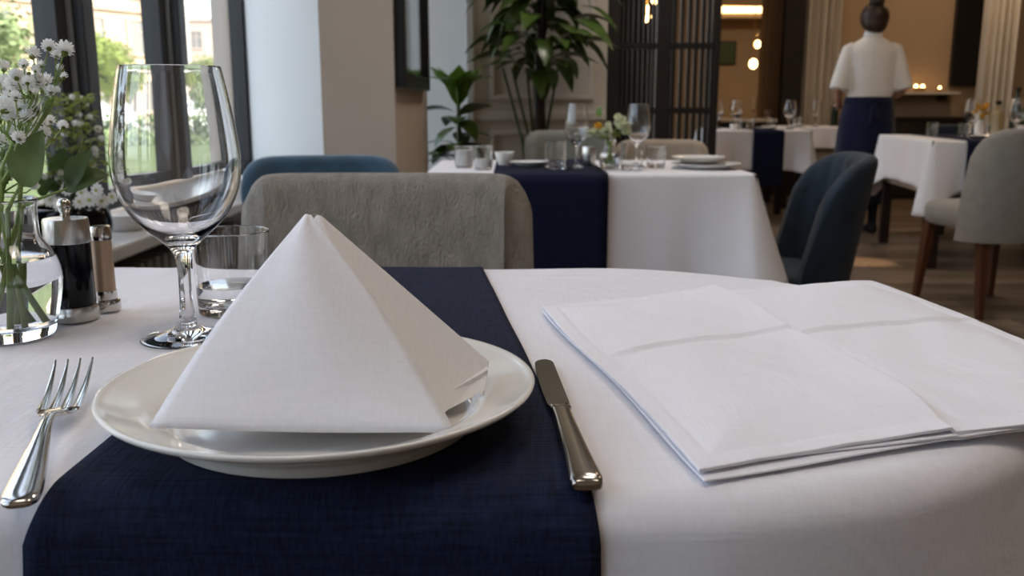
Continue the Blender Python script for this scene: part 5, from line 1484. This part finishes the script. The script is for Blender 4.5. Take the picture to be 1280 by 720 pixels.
# hedge
hg = thing('hedge', 'long clipped green hedge across the lawn outside', 'hedge', (-14, 29, -0.33))
mb = MB(); rs = random.Random(8)
for i in range(5200):
    t_ = rs.uniform(-9, 9)
    c = Vector((t_ , 0.35 * t_ + rs.uniform(-.35, .35), rs.uniform(0.05, 0.95)))
    nrm = Vector((rs.uniform(-1, 1), rs.uniform(-1, 1), rs.uniform(-.3, 1))).normalized(); a = nrm.cross(Vector((0.3, 0.2, 1))).normalized(); b = nrm.cross(a); s = rs.uniform(0.06, 0.11)
    mb.add([c - a * s, c + b * s * 0.6, c + a * s, c - b * s * 0.6], [(0, 1, 2, 3)])
tag(obj('foliage', mesh_from(mb.v, mb.f, False), M['tree_leaf2'], hg), kind='stuff')

def building(p0, p1, h, depth, m, label, rows, pitch, win, wz, sub, cornices, skip=0):
    p0 = Vector((*p0, 0)); p1 = Vector((*p1, 0)); d = p1 - p0; L = d.length; a = math.atan2(d.y, d.x)
    t = thing('stone_building', label, 'building', (p0.x, p0.y, -0.35), a)
    MB().box(0, L, 0, depth, 0, h).build('wall', M[m], t, smooth=False)
    for z in cornices:
        MB().box(-0.2, L + 0.2, -0.25, 0.0, z, z + 0.28).build('cornice', M[m], t, smooth=False)
    fr = MB()
    w, hh = win
    b = 0.14
    fr.box(-w / 2 - b, -w / 2, -0.12, 0.02, -b, hh + b); fr.box(w / 2, w / 2 + b, -0.12, 0.02, -b, hh + b); fr.box(-w / 2, w / 2, -0.12, 0.02, hh, hh + b); fr.box(-w / 2 - 0.1, w / 2 + 0.1, -0.2, 0.02, -b, 0)
    fr.box(-0.04, 0.04, -0.06, 0.0, 0, hh); fr.box(-w / 2, w / 2, -0.055, 0.0, hh * 0.66, hh * 0.66 + 0.06)
    frm = fr.mesh(False); frm.materials.append(M[m])
    pm_ = MB().box(-w / 2, w / 2, -0.02, -0.012, 0, hh).mesh(False); pm_.materials.append(M['win_dark'])
    n = int((L - 1.5) / pitch)
    for r_ in range(rows):
        for k in range(n):
            o = obj('window', frm, None, t, (1.2 + pitch * (k + 0.5), 0, wz + sub * r_))
            obj('pane', pm_, None, o)
    return t
building((-47, 20), (-22.3, 62), 17, 12, 'stone_a', 'long sunlit limestone building across the street', 4, 2.9, (1.15, 2.0), 0.9, 3.5, (3.4, 6.9, 10.4))
building((-25.4, 70), (-24.9, 73.5), 17, 7, 'stone_b', 'narrow grey building end beside the limestone facade', 4, 1.6, (0.8, 1.7), 1.0, 3.5, (3.4,))
building((-40, 112), (-18, 116), 11.2, 10, 'stone_c', 'low pink beige building under the sky at the end of the street', 3, 3.0, (1.2, 1.9), 1.0, 3.4, (3.6, 10.9))
def car(loc, rz, label):
    t = thing('parked_car', label, 'car', loc, rz)
    prof = [(-2.1, 0.35), (-2.15, 0.75), (-1.9, 0.95), (-1.2, 1.02), (-0.6, 1.45), (0.9, 1.47), (1.7, 1.02), (2.1, 0.9), (2.15, 0.4)]
    v = [(x, -0.85 if z < 1.1 else -0.7, z) for x, z in prof] + [(x, 0.85 if z < 1.1 else 0.7, z) for x, z in prof]
    n = len(prof)
    MB().add(v, [list(range(n))[::-1], list(range(n, 2 * n))] + [(i, (i + 1) % n, n + (i + 1) % n, n + i) for i in range(n)]).build('body', M['car_paint'], t, smooth=False)
    for s in (-1, 1):
        MB().add([(-1.0, s * 0.80, 1.06), (1.45, s * 0.80, 1.06), (0.85, s * 0.722, 1.40), (-0.55, s * 0.722, 1.40)], [(0, 1, 2, 3)]).build('side_window', M['win_dark'], t, smooth=False)
        for x in (-1.3, 1.35):
            w_ = MB().lathe([(0, -0.1), (0.30, -0.1), (0.33, -0.05), (0.33, 0.05), (0.30, 0.1), (0, 0.1)], 20).build('wheel', M['rubber'], t, loc=(x, s * 0.80, 0.33), rot=(PI / 2, 0, 0))
    return t
car((-17.8, 37.5, -0.33), R(70), 'white car parked beyond the hedge, left')
car((-13.8, 42.5, -0.33), R(70), 'white car parked beyond the hedge, right')
